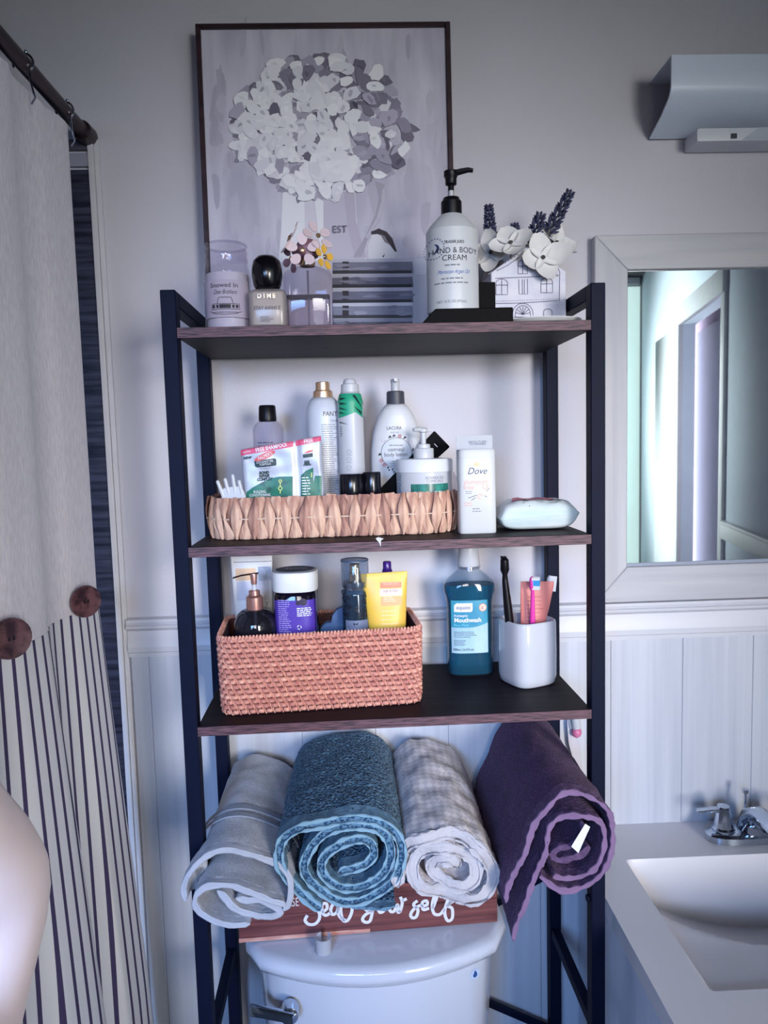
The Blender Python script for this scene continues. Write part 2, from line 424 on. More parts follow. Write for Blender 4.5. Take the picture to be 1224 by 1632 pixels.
# ------------------------------------------------------------------ mirror
MY = -0.024
ml = aty(948, 375, MY).x; mt = aty(948, 375, MY).z; il = aty(1001, 430, MY).x; it = aty(1001, 430, MY).z; ib = aty(995, 904, MY).z
fw = il - ml; mr = 0.955; mb_ = 1.146
mir = thing('wall_mirror', 'rectangular mirror in a wide whitewashed wooden frame above the sink', 'mirror', ((ml + mr) / 2, 0, mb_))
FRM = mat('whitewashed_wood', (196, 195, 199), 0.5, col2=(182, 182, 189), scale=(3, 60, 60), bump=0.1)
FRMV = mat('whitewashed_wood_upright', (196, 195, 199), 0.5, col2=(182, 182, 189), scale=(60, 60, 3), bump=0.1)
ox = (ml + mr) / 2; hw = (mr - ml) / 2; mh = mt - mb_
def rail(pts, m):
    mb = MB().loft([[(x, MY, z) for x, z in pts], [(x, -0.001, z) for x, z in pts]])
    return part('frame_rail', mb, m, mir, bevel=0.0015, seg=1)
iw = hw - fw; zb, zt = ib - mb_, it - mb_
rail([(-hw, mh), (hw, mh), (iw, zt), (-iw, zt)], FRM); rail([(-hw, 0), (-iw, zb), (iw, zb), (hw, 0)], FRM)
rail([(-hw, 0), (-hw, mh), (-iw, zt), (-iw, zb)], FRMV); rail([(hw, 0), (iw, zb), (iw, zt), (hw, mh)], FRMV)
mg = mat('mirror_silver', (225, 230, 236), 0.02, metal=1.0)
part('mirror_glass', MB().box((-iw, -0.015, zb), (iw, -0.011, zt)), mg, mir, smooth=False)
part('inner_lip', MB().box((-iw, -0.0165, zb), (iw, -0.012, zb + 0.006)), mat('lip_grey', (150, 158, 175), 0.5), mir, smooth=False)

# ------------------------------------------------------------------ vanity light
vl = thing('vanity_light', 'white metal wall light with curved cover above the mirror', 'wall light', (0.72, 0, 1.99))
LM = mat('light_metal', (214, 224, 240), 0.35, var=0.03, scale=(8, 8, 8))
pr = [(-0.002, 0.098), (-0.100, 0.098), (-0.1005, 0.07), (-0.100, 0.05), (-0.098, 0.042), (-0.092, 0.033), (-0.06, 0.017), (-0.006, 0.0)]
inn = [(y * 0.97 + 0.0005, z - 0.002 if k < 2 else z + 0.0025) for k, (y, z) in enumerate(pr)]
part('cover', MB().loft([[(x, y, z) for y, z in pr + inn[::-1]] for x in (-0.225, 0.225)]), LM, vl, sharp=30)
base = part('lamp_housing', MB().box((-0.16, -0.055, -0.024), (0.2, -0.001, -0.001)), mat('housing_white', (215, 218, 226), 0.4), vl, bevel=0.006)
part('pull_switch', MB().box((-0.10, -0.057, -0.02), (-0.09, -0.054, -0.012)), mat('switch_grey', (60, 60, 70), 0.4), base)
part('outlet_plate', MB().poly([(-0.08, -0.022), (-0.05, -0.002), (0.1, -0.002), (0.1, -0.022)], -0.0556), mat('outlet_plate_white', (190, 196, 208), 0.4), base, smooth=False)
part('lamp_tube', MB().lathe([(0.013, -0.19), (0.013, 0.19)], 14).xf(Matrix.Translation((0, -0.045, 0.06)) @ Matrix.Rotation(PI / 2, 4, 'Y')), mat('tube_white', (220, 222, 226), 0.4), vl)

# ------------------------------------------------------------------ vanity with moulded sink
CZ = 0.701; VX0, VX1, VYF = 0.338, 0.998, -0.56
van = thing('vanity_cabinet', 'pale painted vanity cabinet under the white sink top', 'cabinet', ((VX0 + VX1) / 2, -0.27, FLOOR))
VP = mat('cabinet_paint', (218, 224, 238), 0.45, col2=(206, 213, 230), scale=(50, 50, 2))
cx = (VX0 + VX1) / 2
ch_ = CZ - 0.055 - FLOOR
for a_, b_ in (((VX0 + 0.022 - cx, -0.26, 0.0), (VX0 + 0.040 - cx, 0.258, ch_)), ((VX1 - 0.023 - cx, -0.26, 0.0), (VX1 - 0.005 - cx, 0.258, ch_)), ((VX0 + 0.040 - cx, 0.24, 0.0), (VX1 - 0.023 - cx, 0.258, ch_)), ((VX0 + 0.040 - cx, -0.26, 0.03), (VX1 - 0.023 - cx, 0.24, 0.05)), ((VX0 + 0.040 - cx, -0.26, ch_ - 0.05), (VX1 - 0.023 - cx, -0.245, ch_))):
    part('cabinet_panel', MB().box(a_, b_), VP, van, bevel=0.001, seg=1)
CR = mat('cabinet_rail', (240, 241, 246), 0.4)
part('side_rail', MB().box((VX0 + 0.012 - cx, -0.268, ch_), (VX0 + 0.040 - cx, 0.258, CZ - 0.0315 - FLOOR)), CR, van, bevel=0.001)
part('front_rail', MB().box((VX0 + 0.040 - cx, -0.268, ch_), (VX1 - 0.003 - cx, -0.25, CZ - 0.0315 - FLOOR)), CR, van, bevel=0.001)
for k in (-1, 1):
    dr = part('cabinet_door', MB().box((k * 0.155 - 0.148, -0.279, 0.06), (k * 0.155 + 0.148, -0.26, CZ - 0.08 - FLOOR)), VP, van, bevel=0.003)
    part('knob', MB().lathe([(0.006, 0), (0.006, 0.015), (0.014, 0.02), (0.012, 0.028)], 14).xf(Matrix.Translation((k * 0.04, -0.279, 0.5)) @ Matrix.Rotation(PI / 2, 4, 'X')), mat('chrome', (190, 200, 214), 0.12, metal=1.0), dr)
def sst(a, b, x):
    t = max(0.0, min(1.0, (x - a) / (b - a))); return t * t * (3 - 2 * t)
def sink_z(x, y):
    l, r, bk, fr = 0.410, 0.926, -0.130, -0.452
    if not (l < x < r and fr < y < bk): return 0.0
    e = sst(0, 0.012, x - l) * sst(0, 0.012, r - x) * sst(0, 0.012, bk - y) * sst(0, 0.012, y - fr)
    q = ((x - 0.668) / 0.268) ** 2 + ((y + 0.135) / 0.205) ** 2
    return -0.012 * e - 0.10 * e * max(0.0, 1 - q) ** 0.75 - 0.02 * e * sst(-0.452, -0.30, y)
def axis(vals, edges):
    o = set(round(v, 5) for v in vals)
    for e in edges:
        for d in (-0.004, 0, 0.003, 0.006, 0.009, 0.012): o.add(round(e + d, 5)); o.add(round(e - d, 5))
    return sorted(v for v in o if vals[0] <= v <= vals[-1])
gx = axis([VX0 + (VX1 - VX0) * k / 60 for k in range(61)], (0.410, 0.926)); gy = axis([VYF + (0 - VYF) * k / 52 for k in range(53)], (-0.130, -0.452))
top = MB(); nx = len(gx)
top.add([(x - cx, y + 0.28, sink_z(x, y) + 0.03) for y in gy for x in gx], [(j * nx + i, j * nx + i + 1, (j + 1) * nx + i + 1, (j + 1) * nx + i) for j in range(len(gy) - 1) for i in range(nx - 1)])
x0, x1, y0, y1 = gx[0] - cx, gx[-1] - cx, gy[0] + 0.28, gy[-1] + 0.28
top.add([(x0, y0, 0), (x1, y0, 0), (x1, y1, 0), (x0, y1, 0), (x0, y0, 0.03), (x1, y0, 0.03), (x1, y1, 0.03), (x0, y1, 0.03)], [(0, 1, 5, 4), (1, 2, 6, 5), (2, 3, 7, 6), (3, 0, 4, 7)])
vt = thing('washbasin', 'white moulded vanity top with a rectangular basin', 'sink', (cx, -0.28, CZ - 0.03))
part('basin_top', top, mat('cultured_marble', (224, 220, 223), 0.3, var=0.03, scale=(6, 6, 6)), vt, sharp=45)
part('drain', MB().lathe([(0.022, -0.0855), (0.022, -0.082), (0.014, -0.082), (0.01, -0.086)], 18, cx=0.0, cy=-0.005), MATS['chrome'], vt)

CHR = MATS['chrome']
fa = thing('sink_faucet', 'chrome two-handle sink faucet with a lever on each side', 'faucet', (0.668, -0.075, CZ))
fb = []
for z, g in ((0, 0), (0.012, 0), (0.016, -0.004), (0.018, -0.01)):
    fb.append([(math.copysign(abs(math.cos(a)) ** 0.6, math.cos(a)) * (0.085 + g), math.copysign(abs(math.sin(a)) ** 0.8, math.sin(a)) * (0.028 + g), z) for a in [2 * PI * k / 40 for k in range(40)]])
part('base_plate', MB().loft(fb), CHR, fa, sharp=30)
for k in (-1, 1):
    hd = part('handle', MB().lathe([(0.020, 0.016), (0.021, 0.022), (0.0175, 0.025), (0.0165, 0.03), (0.012, 0.06), (0.011, 0.064), (0.004, 0.067)], 12, cx=k * 0.053), CHR, fa, sharp=25)
    part('lever', MB().loft([[(k * x, y, z) for y, z in ((-0.006, z0), (0.006, z0), (0.007, z0 + t_), (-0.007, z0 + t_))] for x, z0, t_ in ((0.050, 0.052, 0.009), (0.075, 0.054, 0.006), (0.103, 0.054, 0.004))]), CHR, hd, bevel=0.001, seg=1)
part('spout', MB().tube([(0, 0.0, 0.012), (0, -0.005, 0.04), (0, -0.03, 0.056), (0, -0.075, 0.054), (0, -0.11, 0.044)], [0.026, 0.022, 0.018, 0.015, 0.012], 16), CHR, fa)
part('lift_rod', MB().lathe([(0.0025, 0.012), (0.0025, 0.075), (0.006, 0.077), (0.006, 0.084)], 10, cy=0.022), CHR, fa)

# ------------------------------------------------------------------ shower rod, rings and curtain
RODX, RODZ = -0.507, 2.008
BRZ = mat('dark_bronze', (62, 50, 56), 0.35, metal=0.7)
rod = thing('curtain_rod', 'dark bronze shower curtain rod fixed to the wall', 'curtain rod', (RODX, -0.01, RODZ))
part('rod', MB().tube([(0, 0.0, 0), (0, -2.28, 0)], 0.0115, 16), BRZ, rod)
part('end_cap', MB().lathe([(0.0165, -0.0), (0.0175, 0.004), (0.0165, 0.035), (0.0115, 0.04)], 20).xf(Matrix.Translation((0, 0.009, 0)) @ Matrix.Rotation(PI / 2, 4, 'X')), BRZ, rod)
def curt(s, z):
    y = -0.078 - s * 0.80
    low = max(0.0, 1.2 - z)
    amp = 0.007 + 0.016 * min(1, low / 0.7)
    ph = 2 * PI * (s * 0.8) / 0.205 - 0.5
    f = math.sin(ph) + 0.28 * math.sin(2 * ph + 0.6)
    x = RODX - 0.004 + 0.055 * low * (0.75 + 0.25 * math.sin(s * 7)) + amp * f
    return Vector((x, y + amp * 0.6 * math.sin(2 * ph), z))
def cloth(fn, ns, nz, zt, zb, th=0.0016):
    F_, B_ = [], []
    for j in range(nz + 1):
        for i in range(ns + 1):
            s = i / ns; z = zt(s) + (zb - zt(s)) * j / nz; p = fn(s, z)
            t = fn(min(1, s + 0.003), z) - fn(max(0, s - 0.003), z); n_ = Vector((-t.y, t.x, 0)).normalized()
            F_.append(p + n_ * th / 2); B_.append(p - n_ * th / 2)
    k = ns + 1; o = len(F_); fs = []
    for j in range(nz):
        for i in range(ns):
            a = j * k + i; fs += [(a, a + 1, a + k + 1, a + k), (o + a + 1, o + a, o + a + k, o + a + k + 1)]
    for j in range(nz):
        a = j * k; fs.append((a, a + k, o + a + k, o + a)); a += ns; fs.append((a + k, a, o + a, o + a + k))
    for i in range(ns):
        fs.append((i + 1, i, o + i, o + i + 1)); a = nz * k + i; fs.append((a, a + 1, o + a + 1, o + a))
    return MB().add(F_ + B_, fs)
sc_ = thing('shower_curtain', 'linen shower curtain with a striped lower panel and wooden buttons', 'curtain', (0, 0, 0))
LINEN = mat('linen', (240, 236, 243), 0.9, col2=(224, 219, 228), scale=(260, 260, 60), detail=6, bump=0.2, bscale=(900, 900, 900), sheen=0.2)
ringy = [atx(40, 150, RODX).y, atx(104, 190, RODX).y, -0.42, -0.60, -0.78]
def ctop(s):
    y = -0.078 - s * 0.8
    d = min(abs(y - q) for q in ringy); return 1.987 - 0.012 * min(1, d / 0.09) ** 2
part('linen_panel', cloth(curt, 180, 24, ctop, 1.188), LINEN, sc_, sharp=60)
st = mat('striped_cotton', (228, 226, 230), 0.9)
nt = st.node_tree; N = nt.nodes; L = nt.links; b = N['Principled BSDF']
tc = N.new('ShaderNodeTexCoord'); sep = N.new('ShaderNodeSeparateXYZ'); L.new(tc.outputs['Object'], sep.inputs[0])
sh_ = N.new('ShaderNodeMath'); sh_.operation = 'MULTIPLY_ADD'; L.new(sep.outputs['Z'], sh_.inputs[0]); sh_.inputs[1].default_value = -0.03; L.new(sep.outputs['Y'], sh_.inputs[2])
m1 = N.new('ShaderNodeMath'); m1.operation = 'MULTIPLY'; L.new(sh_.outputs[0], m1.inputs[0]); m1.inputs[1].default_value = 1 / 0.025
m2 = N.new('ShaderNodeMath'); m2.operation = 'FRACT'; L.new(m1.outputs[0], m2.inputs[0])
m3 = N.new('ShaderNodeMath'); m3.operation = 'LESS_THAN'; L.new(m2.outputs[0], m3.inputs[0]); m3.inputs[1].default_value = 0.27
mx = N.new('ShaderNodeMix'); mx.data_type = 'RGBA'; L.new(m3.outputs[0], mx.inputs[0]); mx.inputs[6].default_value = rgb(230, 229, 234); mx.inputs[7].default_value = rgb(70, 60, 98)
L.new(mx.outputs[2], b.inputs['Base Color'])
def curt2(s, z):
    p = curt(s, z); p.x += 0.0015; return p
part('striped_panel', cloth(curt2, 200, 40, lambda s: 1.197, 0.12), st, sc_, sharp=60)
BTN = mat('coconut_shell', (104, 70, 74), 0.35, col2=(52, 32, 40), scale=(60, 60, 60), contrast=(0.4, 0.6))
for px, py, r in ((134, 958, 0.026), (14, 1017, 0.027)):
    p = Vector((RODX, 0, 0))
    for _ in range(6): y = atx(px, py, p.x + 0.016).y; p = curt(max(0.0, (-0.078 - y) / 0.8), 1.19)
    zc = atx(px, py, p.x + 0.016).z
    bt = MB().lathe([(0.003, 0.001), (r * 0.8, 0.0), (r, 0.004), (r * 0.97, 0.008), (r * 0.6, 0.006), (0.003, 0.0065)], 26)
    M_ = Matrix.Translation((p.x + 0.016, y, zc)) @ Matrix.Rotation(math.radians(-40), 4, 'Z') @ Matrix.Rotation(PI / 2, 4, 'Y')
    bo = part('button', bt.xf(M_), BTN, sc_, sharp=50)
    hm = MB()
    for k in (-1, 1): hm.add([Vector(q) for q in ((-0.0025, k * 0.003 - 0.0015, 0.0072), (0.0025, k * 0.003 - 0.0015, 0.0072), (0.0025, k * 0.003 + 0.0015, 0.0072), (-0.0025, k * 0.003 + 0.0015, 0.0072))], [(0, 1, 2, 3)])
    part('button_hole', hm.xf(M_), mat('hole_dark', (20, 14, 18), 0.8), bo, smooth=False)
for k, y in enumerate(ringy):
    where = ['near the wall end', 'second from the wall', 'third from the wall', 'fourth from the wall', 'fifth from the wall'][0 if k == 1 else 1 if k == 0 else k]
    rg = thing('curtain_ring', 'chrome beaded curtain hook on the rod, ' + where, 'curtain ring', (RODX, y, RODZ), group='curtain hooks on the rod')
    part('wire', MB().tube([(0.0145 * math.cos(a), 0.0, 0.0145 * math.sin(a)) for a in [math.radians(v) for v in range(200, -70, -15)]] + [(0.010, 0, -0.03), (0.014, -0.001, -0.048), (0.008, -0.001, -0.056)], 0.0017, 6), CHR, rg)
    part('bead', MB().loft([sring(0.0055 * math.cos(t) + 1e-4, 0.0055 * math.cos(t) + 1e-4, 0.0165 + 0.0028 * math.sin(t), 2, 10, cx=-0.004) for t in (-1.4, -0.7, 0, 0.7, 1.4)]), CHR, rg)
    part('bead', MB().loft([sring(0.0055 * math.cos(t) + 1e-4, 0.0055 * math.cos(t) + 1e-4, 0.0155 + 0.0028 * math.sin(t), 2, 10, cx=0.005) for t in (-1.4, -0.7, 0, 0.7, 1.4)]), CHR, rg)

# ------------------------------------------------------------------ toilet
PORC = mat('porcelain', (200, 203, 216), 0.12, var=0.01, scale=(5, 5, 5), coat=0.3)
tl = thing('toilet', 'white porcelain toilet with a bow-front tank below the towels', 'toilet', (-0.045, -0.052, FLOOR), 0.036)
def tring(wd, d, bow, z, r=0.03, n=16):
    pts = []
    for k in range(n + 1):
        u = -1 + 2 * k / n; e = max(0, abs(u) - 0.86) / 0.14
        pts.append((wd / 2 * u, -(d - 0.024 + bow * (1 - u * u)) + r * e * e, z))
    return pts + [(wd / 2, -0.01, z), (wd / 2 - 0.01, 0, z), (-wd / 2 + 0.01, 0, z), (-wd / 2, -0.01, z)]
LZ = 0.65 - FLOOR
lid = [tring(0.400, 0.185, 0.065, LZ - 0.040), tring(0.420, 0.205, 0.066, LZ - 0.038), tring(0.434, 0.217, 0.067, LZ - 0.022), tring(0.434, 0.218, 0.067, LZ - 0.010), tring(0.428, 0.213, 0.067, LZ - 0.003), tring(0.412, 0.203, 0.066, LZ), tring(0.3, 0.10, 0.05, LZ + 0.001), tring(0.1, 0.05, 0.01, LZ + 0.001)]
part('tank_lid', MB().loft(lid), PORC, tl, sharp=80)
tank = [tring(0.34, 0.15, 0.04, 0.37), tring(0.37, 0.17, 0.05, 0.40), tring(0.385, 0.178, 0.055, 0.48), tring(0.402, 0.188, 0.060, LZ - 0.041)]
tk = part('tank', MB().loft(tank), PORC, tl, sharp=60)
bowl = []
for z, wd, ln, yc in ((0.0, 0.21, 0.42, -0.36), (0.10, 0.20, 0.40, -0.36), (0.22, 0.25, 0.44, -0.40), (0.34, 0.35, 0.48, -0.44), (0.385, 0.365, 0.49, -0.445)):
    bowl.append(sring(wd, ln, z, 2.3, 36, 0, yc))
part('bowl', MB().loft(bowl), PORC, tl, sharp=60)
part('bowl_shelf', MB().box((-0.16, -0.24, 0.30), (0.16, -0.01, 0.37)), PORC, tl, bevel=0.02, seg=3)
st_ = part('seat_lid', MB().loft([sring(0.36, 0.46, 0.386, 2.2, 36, 0, -0.46), sring(0.375, 0.475, 0.395, 2.2, 36, 0, -0.46), sring(0.37, 0.47, 0.42, 2.2, 36, 0, -0.46), sring(0.30, 0.40, 0.43, 2.2, 36, 0, -0.46)]), PORC, tl, sharp=60)
lv = aty(455, 1604, -0.255); lx, lz = lv.x + 0.045, lv.z - FLOOR
lev = part('flush_lever', MB().lathe([(0.014, 0.0), (0.016, 0.006), (0.0145, 0.022), (0.008, 0.025)], 20).xf(Matrix.Translation((lx, -0.198, lz)) @ Matrix.Rotation(PI / 2, 4, 'X')), CHR, tl)
part('lever_arm', MB().loft([[(lx - x, -0.222 + dy + 0.010 * x / 0.06, lz + zz + dz) for dy, dz in ((-0.004, -0.009), (0.004, -0.009), (0.004, 0.009), (-0.004, 0.009))] for x, zz in ((-0.008, 0.0), (0.02, 0.004), (0.045, 0.008), (0.062, 0.010))]), CHR, lev, bevel=0.0025)
sk = aty(754, 1566, -0.25)
def tfront(x, z):
    u = min(1, abs(x) / 0.2); return -(0.162 + 0.0595 * (1 - u * u)) - 0.001
sx0, sz0 = sk.x + 0.045, sk.z - FLOOR
part('brand_sticker', MB().poly([(sx0 + 0.009 * math.cos(a), sz0 + 0.009 * math.sin(a)) for a in [2 * PI * k / 14 for k in range(14)]], front=tfront), mat('sticker_pale', (186, 200, 226), 0.4), tk, smooth=False)
part('brand_drop', MB().poly([(sx0, sz0 + 0.007), (sx0 - 0.004, sz0 - 0.001), (sx0 - 0.003, sz0 - 0.005), (sx0 + 0.001, sz0 - 0.006), (sx0 + 0.004, sz0 - 0.003), (sx0 + 0.003, sz0 + 0.002)], -0.0004, front=tfront), mat('sticker_blue', (40, 80, 140), 0.4), tk, smooth=False)

# cut plastic ring standing on the tank lid
pc = atz(516, 1515, 0.651)
rgp = thing('plastic_ring', 'small cut translucent plastic ring standing on the tank lid', 'plastic ring', pc)
cr_ = MB(); outer, inner = [], []
for k in range(25):
    a = math.radians(60 - 310 * k / 24); c, s = math.cos(a), math.sin(a)
    outer.append([(0.0135 * c, 0.0135 * s, 0.0), (0.0135 * c, 0.0135 * s, 0.024), (0.0118 * c, 0.0118 * s, 0.024), (0.0118 * c, 0.0118 * s, 0.0)])
part('band', cr_.loft(outer), glass('frosted_plastic', (240, 241, 246), 0.5, 0.2, 0.6, (232, 234, 240)), rgp, sharp=40)

# ------------------------------------------------------------------ things on the shelves
class Fr:
    """local frame of a thing standing at depth Y on height zb"""
    def __init__(s, pxc, pyc, Y, zb):
        s.Y = Y; s.zb = zb; s.o = Vector((aty(pxc, pyc, Y).x, Y, zb)); s.k = (aty(pxc + 1, pyc, Y) - aty(pxc, pyc, Y)).length
    def p(s, px, py, dy=0.0):
        q = aty(px, py, s.Y + dy); return (q.x - s.o.x, q.z - s.zb)
    def w(s, xl, xr, py): return s.p(xr, py)[0] - s.p(xl, py)[0]
    def z(s, px, py, dy=0.0): return s.p(px, py, dy)[1]

INK = mat('ink_black', (38, 34, 44), 0.6); INKG = mat('ink_grey', (120, 122, 132), 0.6); INKW = mat('ink_white', (232, 232, 238), 0.5)
NAVY = mat('ink_navy', (40, 52, 98), 0.5)
WHITEP = mat('white_plastic', (196, 197, 202), 0.35, var=0.02)
BLACKP = mat('black_plastic', (16, 14, 20), 0.35, spec=0.25)
CLEAR = glass('clear_glass')

# ---- framed canvas print on the top shelf
PY = -0.046
fl, fr_ = aty(313, 41, -0.035), aty(716, 42, -0.035)
pcx = (fl.x + fr_.x) / 2; pw = fr_.x - fl.x + 0.002; ph_ = fl.z - S1
pic = thing('framed_print', 'canvas print of white hydrangeas in a pitcher, thin dark frame, on the top shelf', 'picture', (pcx, -0.036, S1), rot=(-0.03, 0, 0))
CANV = mat('canvas_ground', (212, 208, 221), 0.85, col2=(184, 179, 196), scale=(26, 26, 5), detail=6, bump=0.1, bscale=(700, 700, 700))
part('canvas', MB().box((-pw / 2 + 0.008, -0.017, 0.006), (pw / 2 - 0.008, -0.003, ph_ - 0.006)), CANV, pic, smooth=False)
FD = mat('frame_dark_wood', (62, 40, 46), 0.45, col2=(40, 24, 30), scale=(8, 8, 60))
for a, b_ in (((-pw / 2, -0.022, 0), (-pw / 2 + 0.0085, 0, ph_)), ((pw / 2 - 0.0085, -0.022, 0), (pw / 2, 0, ph_)), ((-pw / 2 + 0.0085, -0.022, 0), (pw / 2 - 0.0085, 0, 0.0085)), ((-pw / 2 + 0.0085, -0.022, ph_ - 0.0085), (pw / 2 - 0.0085, 0, ph_))):
    part('frame_strip', MB().box(a, b_), FD, pic, bevel=0.001, seg=1)
def C2(x, y):   # zoom coordinates of the painting -> local x, z
    q = aty(300 + x / 2.782, 20 + y / 2.782, -0.045); return (q.x - pcx, q.z - S1)
pm = MB(); lay = [0.0]
def blob(x, y, rx, ry, rot, col, jag=0.18, n=10):
    rnd = random; pts = []
    for k in range(n):
        a = 2 * PI * k / n; r = 1 + rnd.uniform(-jag, jag); u, v = rx * r * math.cos(a), ry * r * math.sin(a)
        pts.append(C2(x + u * math.cos(rot) - v * math.sin(rot), y + u * math.sin(rot) + v * math.cos(rot)))
    lay[0] += 0.000006; pm.poly(pts, -0.0172 - lay[0], col=rgb(*[255 * (c_ / 255) ** (0.5 if min(col) > 193 else 0.9) for c_ in col]))
def shape(pts, col):
    lay[0] += 0.000006; pm.poly([C2(*p) for p in pts], -0.0172 - lay[0], col=rgb(*[255 * (c_ / 255) ** (0.68 if min(col) > 125 else 0.9) for c_ in col]))
rs = random.Random(3); random.seed(11)
for k in range(70):   # loose brush streaks on the ground
    x, y = rs.uniform(80, 1120), rs.uniform(90, 1050); c = rs.choice([(178, 173, 190), (190, 186, 201), (172, 167, 185), (186, 182, 198)])
    blob(x, y, rs.uniform(8, 26), rs.uniform(30, 90), rs.uniform(-0.15, 0.15), c, 0.3)
shape([(1000, 1090), (1160, 1085), (1160, 1400), (980, 1400), (990, 1250)], (150, 152, 172)); shape([(1000, 1095), (1165, 1090), (1165, 1160), (1005, 1165)], (168, 170, 188))
shape([(75, 1120), (620, 1110), (640, 1400), (80, 1400)], (172, 168, 184))
shape([(420, 790), (740, 780), (745, 900), (755, 1000), (790, 1100), (400, 1110), (412, 980)], (222, 220, 227))   # pitcher
shape([(600, 800), (735, 790), (742, 900), (752, 1010), (785, 1100), (600, 1105)], (172, 164, 184))
shape([(690, 800), (738, 790), (745, 930), (790, 1090), (740, 1095), (705, 950)], (160, 150, 172))
shape([(515, 820), (560, 820), (590, 1090), (520, 1090)], (196, 190, 204))
shape([(825, 745), (872, 765), (875, 830), (850, 920), (800, 1000), (770, 1085), (730, 1090), (790, 985), (828, 900), (845, 820), (838, 780)], (138, 132, 150))   # handle
shape([(860, 790), (872, 770), (874, 835), (850, 915), (795, 1005), (785, 1000), (835, 915), (856, 840)], (166, 160, 178))
shape([(825, 965), (870, 970), (905, 1010), (925, 1065), (915, 1095), (800, 1095), (795, 1040)], (198, 196, 206))   # bird
shape([(810, 975), (845, 960), (880, 975), (905, 1005), (925, 1062), (917, 1065), (895, 1035), (870, 1000), (840, 985), (812, 988)], (54, 46, 54))
shape([(850, 985), (872, 995), (892, 1035), (870, 1020)], (120, 112, 122))
shape([(860, 1085), (872, 1072), (866, 1090)], (60, 52, 58))
bk = [(1100, 1160, (104, 104, 124)), (1168, 1222, (84, 84, 104)), (1230, 1290, (92, 94, 116)), (1296, 1358, (116, 120, 142)), (1366, 1412, (76, 80, 102))]
for y0, y1, c in bk:
    shape([(640, y0), (992, y0 - 4), (998, y1), (640, y1 + 3)], c)
    shape([(640, y0 - 3), (994, y0 - 7), (994, y0 + 8), (640, y0 + 12)], tuple(min(255, v + 48) for v in c))
    shape([(640, y1 - 12), (990, y1 - 14), (990, y1), (640, y1 + 3)], tuple(int(v * 0.45) for v in c))
    shape([(684, y0 + 8), (712, y0 + 8), (712, y1 - 6), (684, y1 - 6)], (44, 40, 52))
    for k in range(8): blob(rs.uniform(660, 980), rs.uniform(y0 + 14, y1 - 14), rs.uniform(20, 50), rs.uniform(4, 9), 0, (lambda dl: tuple(v + dl for v in c))(rs.randint(-22, 26)), 0.3)
# hydrangea head
petals = []
for k in range(430):
    a = rs.uniform(0, 2 * PI); r = math.sqrt(rs.random()); x = 590 + 395 * r * math.cos(a); y = 505 + 318 * r * math.sin(a)
    if y > 640 and x < 300: x += 90
    if y > 720: x = 590 + (x - 590) * 0.82
    petals.append((x, y))
for x, y in petals[:150]:   # shaded gaps first
    c = rs.choice([(128, 122, 140), (150, 144, 163), (110, 103, 120), (165, 160, 178)])
    blob(x, y, rs.uniform(28, 46), rs.uniform(20, 34), rs.uniform(0, PI), c, 0.25)
for x, y in petals[150:]:
    side = (x - 590) / 395
    if side > 0.35 and rs.random() < 0.72 or rs.random() < 0.10:
        c = rs.choice([(158, 152, 172), (140, 134, 154), (118, 112, 130), (174, 168, 188), (100, 95, 112)])
    else:
        c = rs.choice([(222, 221, 228), (214, 213, 222), (230, 229, 234), (204, 203, 214), (196, 194, 208)])
    s = 0.75 if r > 0.9 else 1.0
    blob(x, y, rs.uniform(26, 46), rs.uniform(18, 34), rs.uniform(0, PI), c, 0.22)
    if rs.random() < 0.55:
        blob(x + rs.uniform(-8, 8), y + rs.uniform(-8, 8), rs.uniform(10, 20), rs.uniform(5, 10), rs.uniform(0, PI), (lambda dl: tuple(max(0, min(255, v + dl)) for v in c))(rs.choice((-30, -20, 14))), 0.3)
for k in range(42):   # the big pale bloom at the front and its petals
    a = rs.uniform(0, 2 * PI); r = rs.uniform(0, 1) ** 0.6
    blob(640 + 95 * r * math.cos(a), 665 + 95 * r * math.sin(a), rs.uniform(22, 40), rs.uniform(14, 26), a + PI / 2, rs.choice([(230, 229, 234), (216, 214, 224), (224, 223, 230), (200, 198, 210)]), 0.2)
part('paint', pm, attr_mat('print_paint', 0.75, 0.06, (500, 500, 500)), pic, smooth=False)
q = C2(672, 968); text('EST', 0.017, mat('paint_grey', (110, 104, 122), 0.8), pic, q[0], q[1], y=-0.0172 - lay[0] - 0.0002)

# ---- candle jar
f = Fr(363, 460, -0.235, S1); R = f.w(326, 401, 460) / 2; H = f.z(363, 392)
jar = thing('candle_jar', 'glass jar candle with a lilac label reading Snowed In, at the shelf end', 'candle', f.o)
jp = Body([(0.0, 1.86 * R, 1.86 * R, 2), (0.004, 1.98 * R, 1.98 * R, 2), (H * 0.62, 2 * R, 2 * R, 2), (H * 0.70, 1.95 * R, 1.95 * R, 2), (H * 0.77, 1.76 * R, 1.76 * R, 2), (H * 0.80, 1.74 * R, 1.74 * R, 2), (H * 0.81, 1.80 * R, 1.80 * R, 2), (H * 0.86, 1.74 * R, 1.74 * R, 2), (H * 0.9, 1.82 * R, 1.82 * R, 2), (H * 0.94, 1.74 * R, 1.74 * R, 2), (H, 1.74 * R, 1.74 * R, 2)])
MB_ = jp.mb(40); MB_.f.pop(); MB_.c.pop()
part('glass', MB_, CLEAR, jar, sharp=60)
part('wax', jp.mb(36, 0.003, 0.005, H * 0.66), mat('wax_cream', (216, 210, 214), 0.5, subs=0.1), jar, sharp=60)
part('rim', MB().lathe([(0.87 * R, H - 0.003), (0.9 * R, H - 0.001), (0.87 * R, H + 0.001), (0.83 * R, H)], 36, False, False), CLEAR, jar)
lb = part('paper_label', jp.label(-R * 0.93, R * 0.93, H * 0.145, H * 0.565, 20, 2), mat('label_lilac', (174, 162, 178), 0.7), jar)
fr1 = lambda x, z: jp.front(x, z) - 0.0004
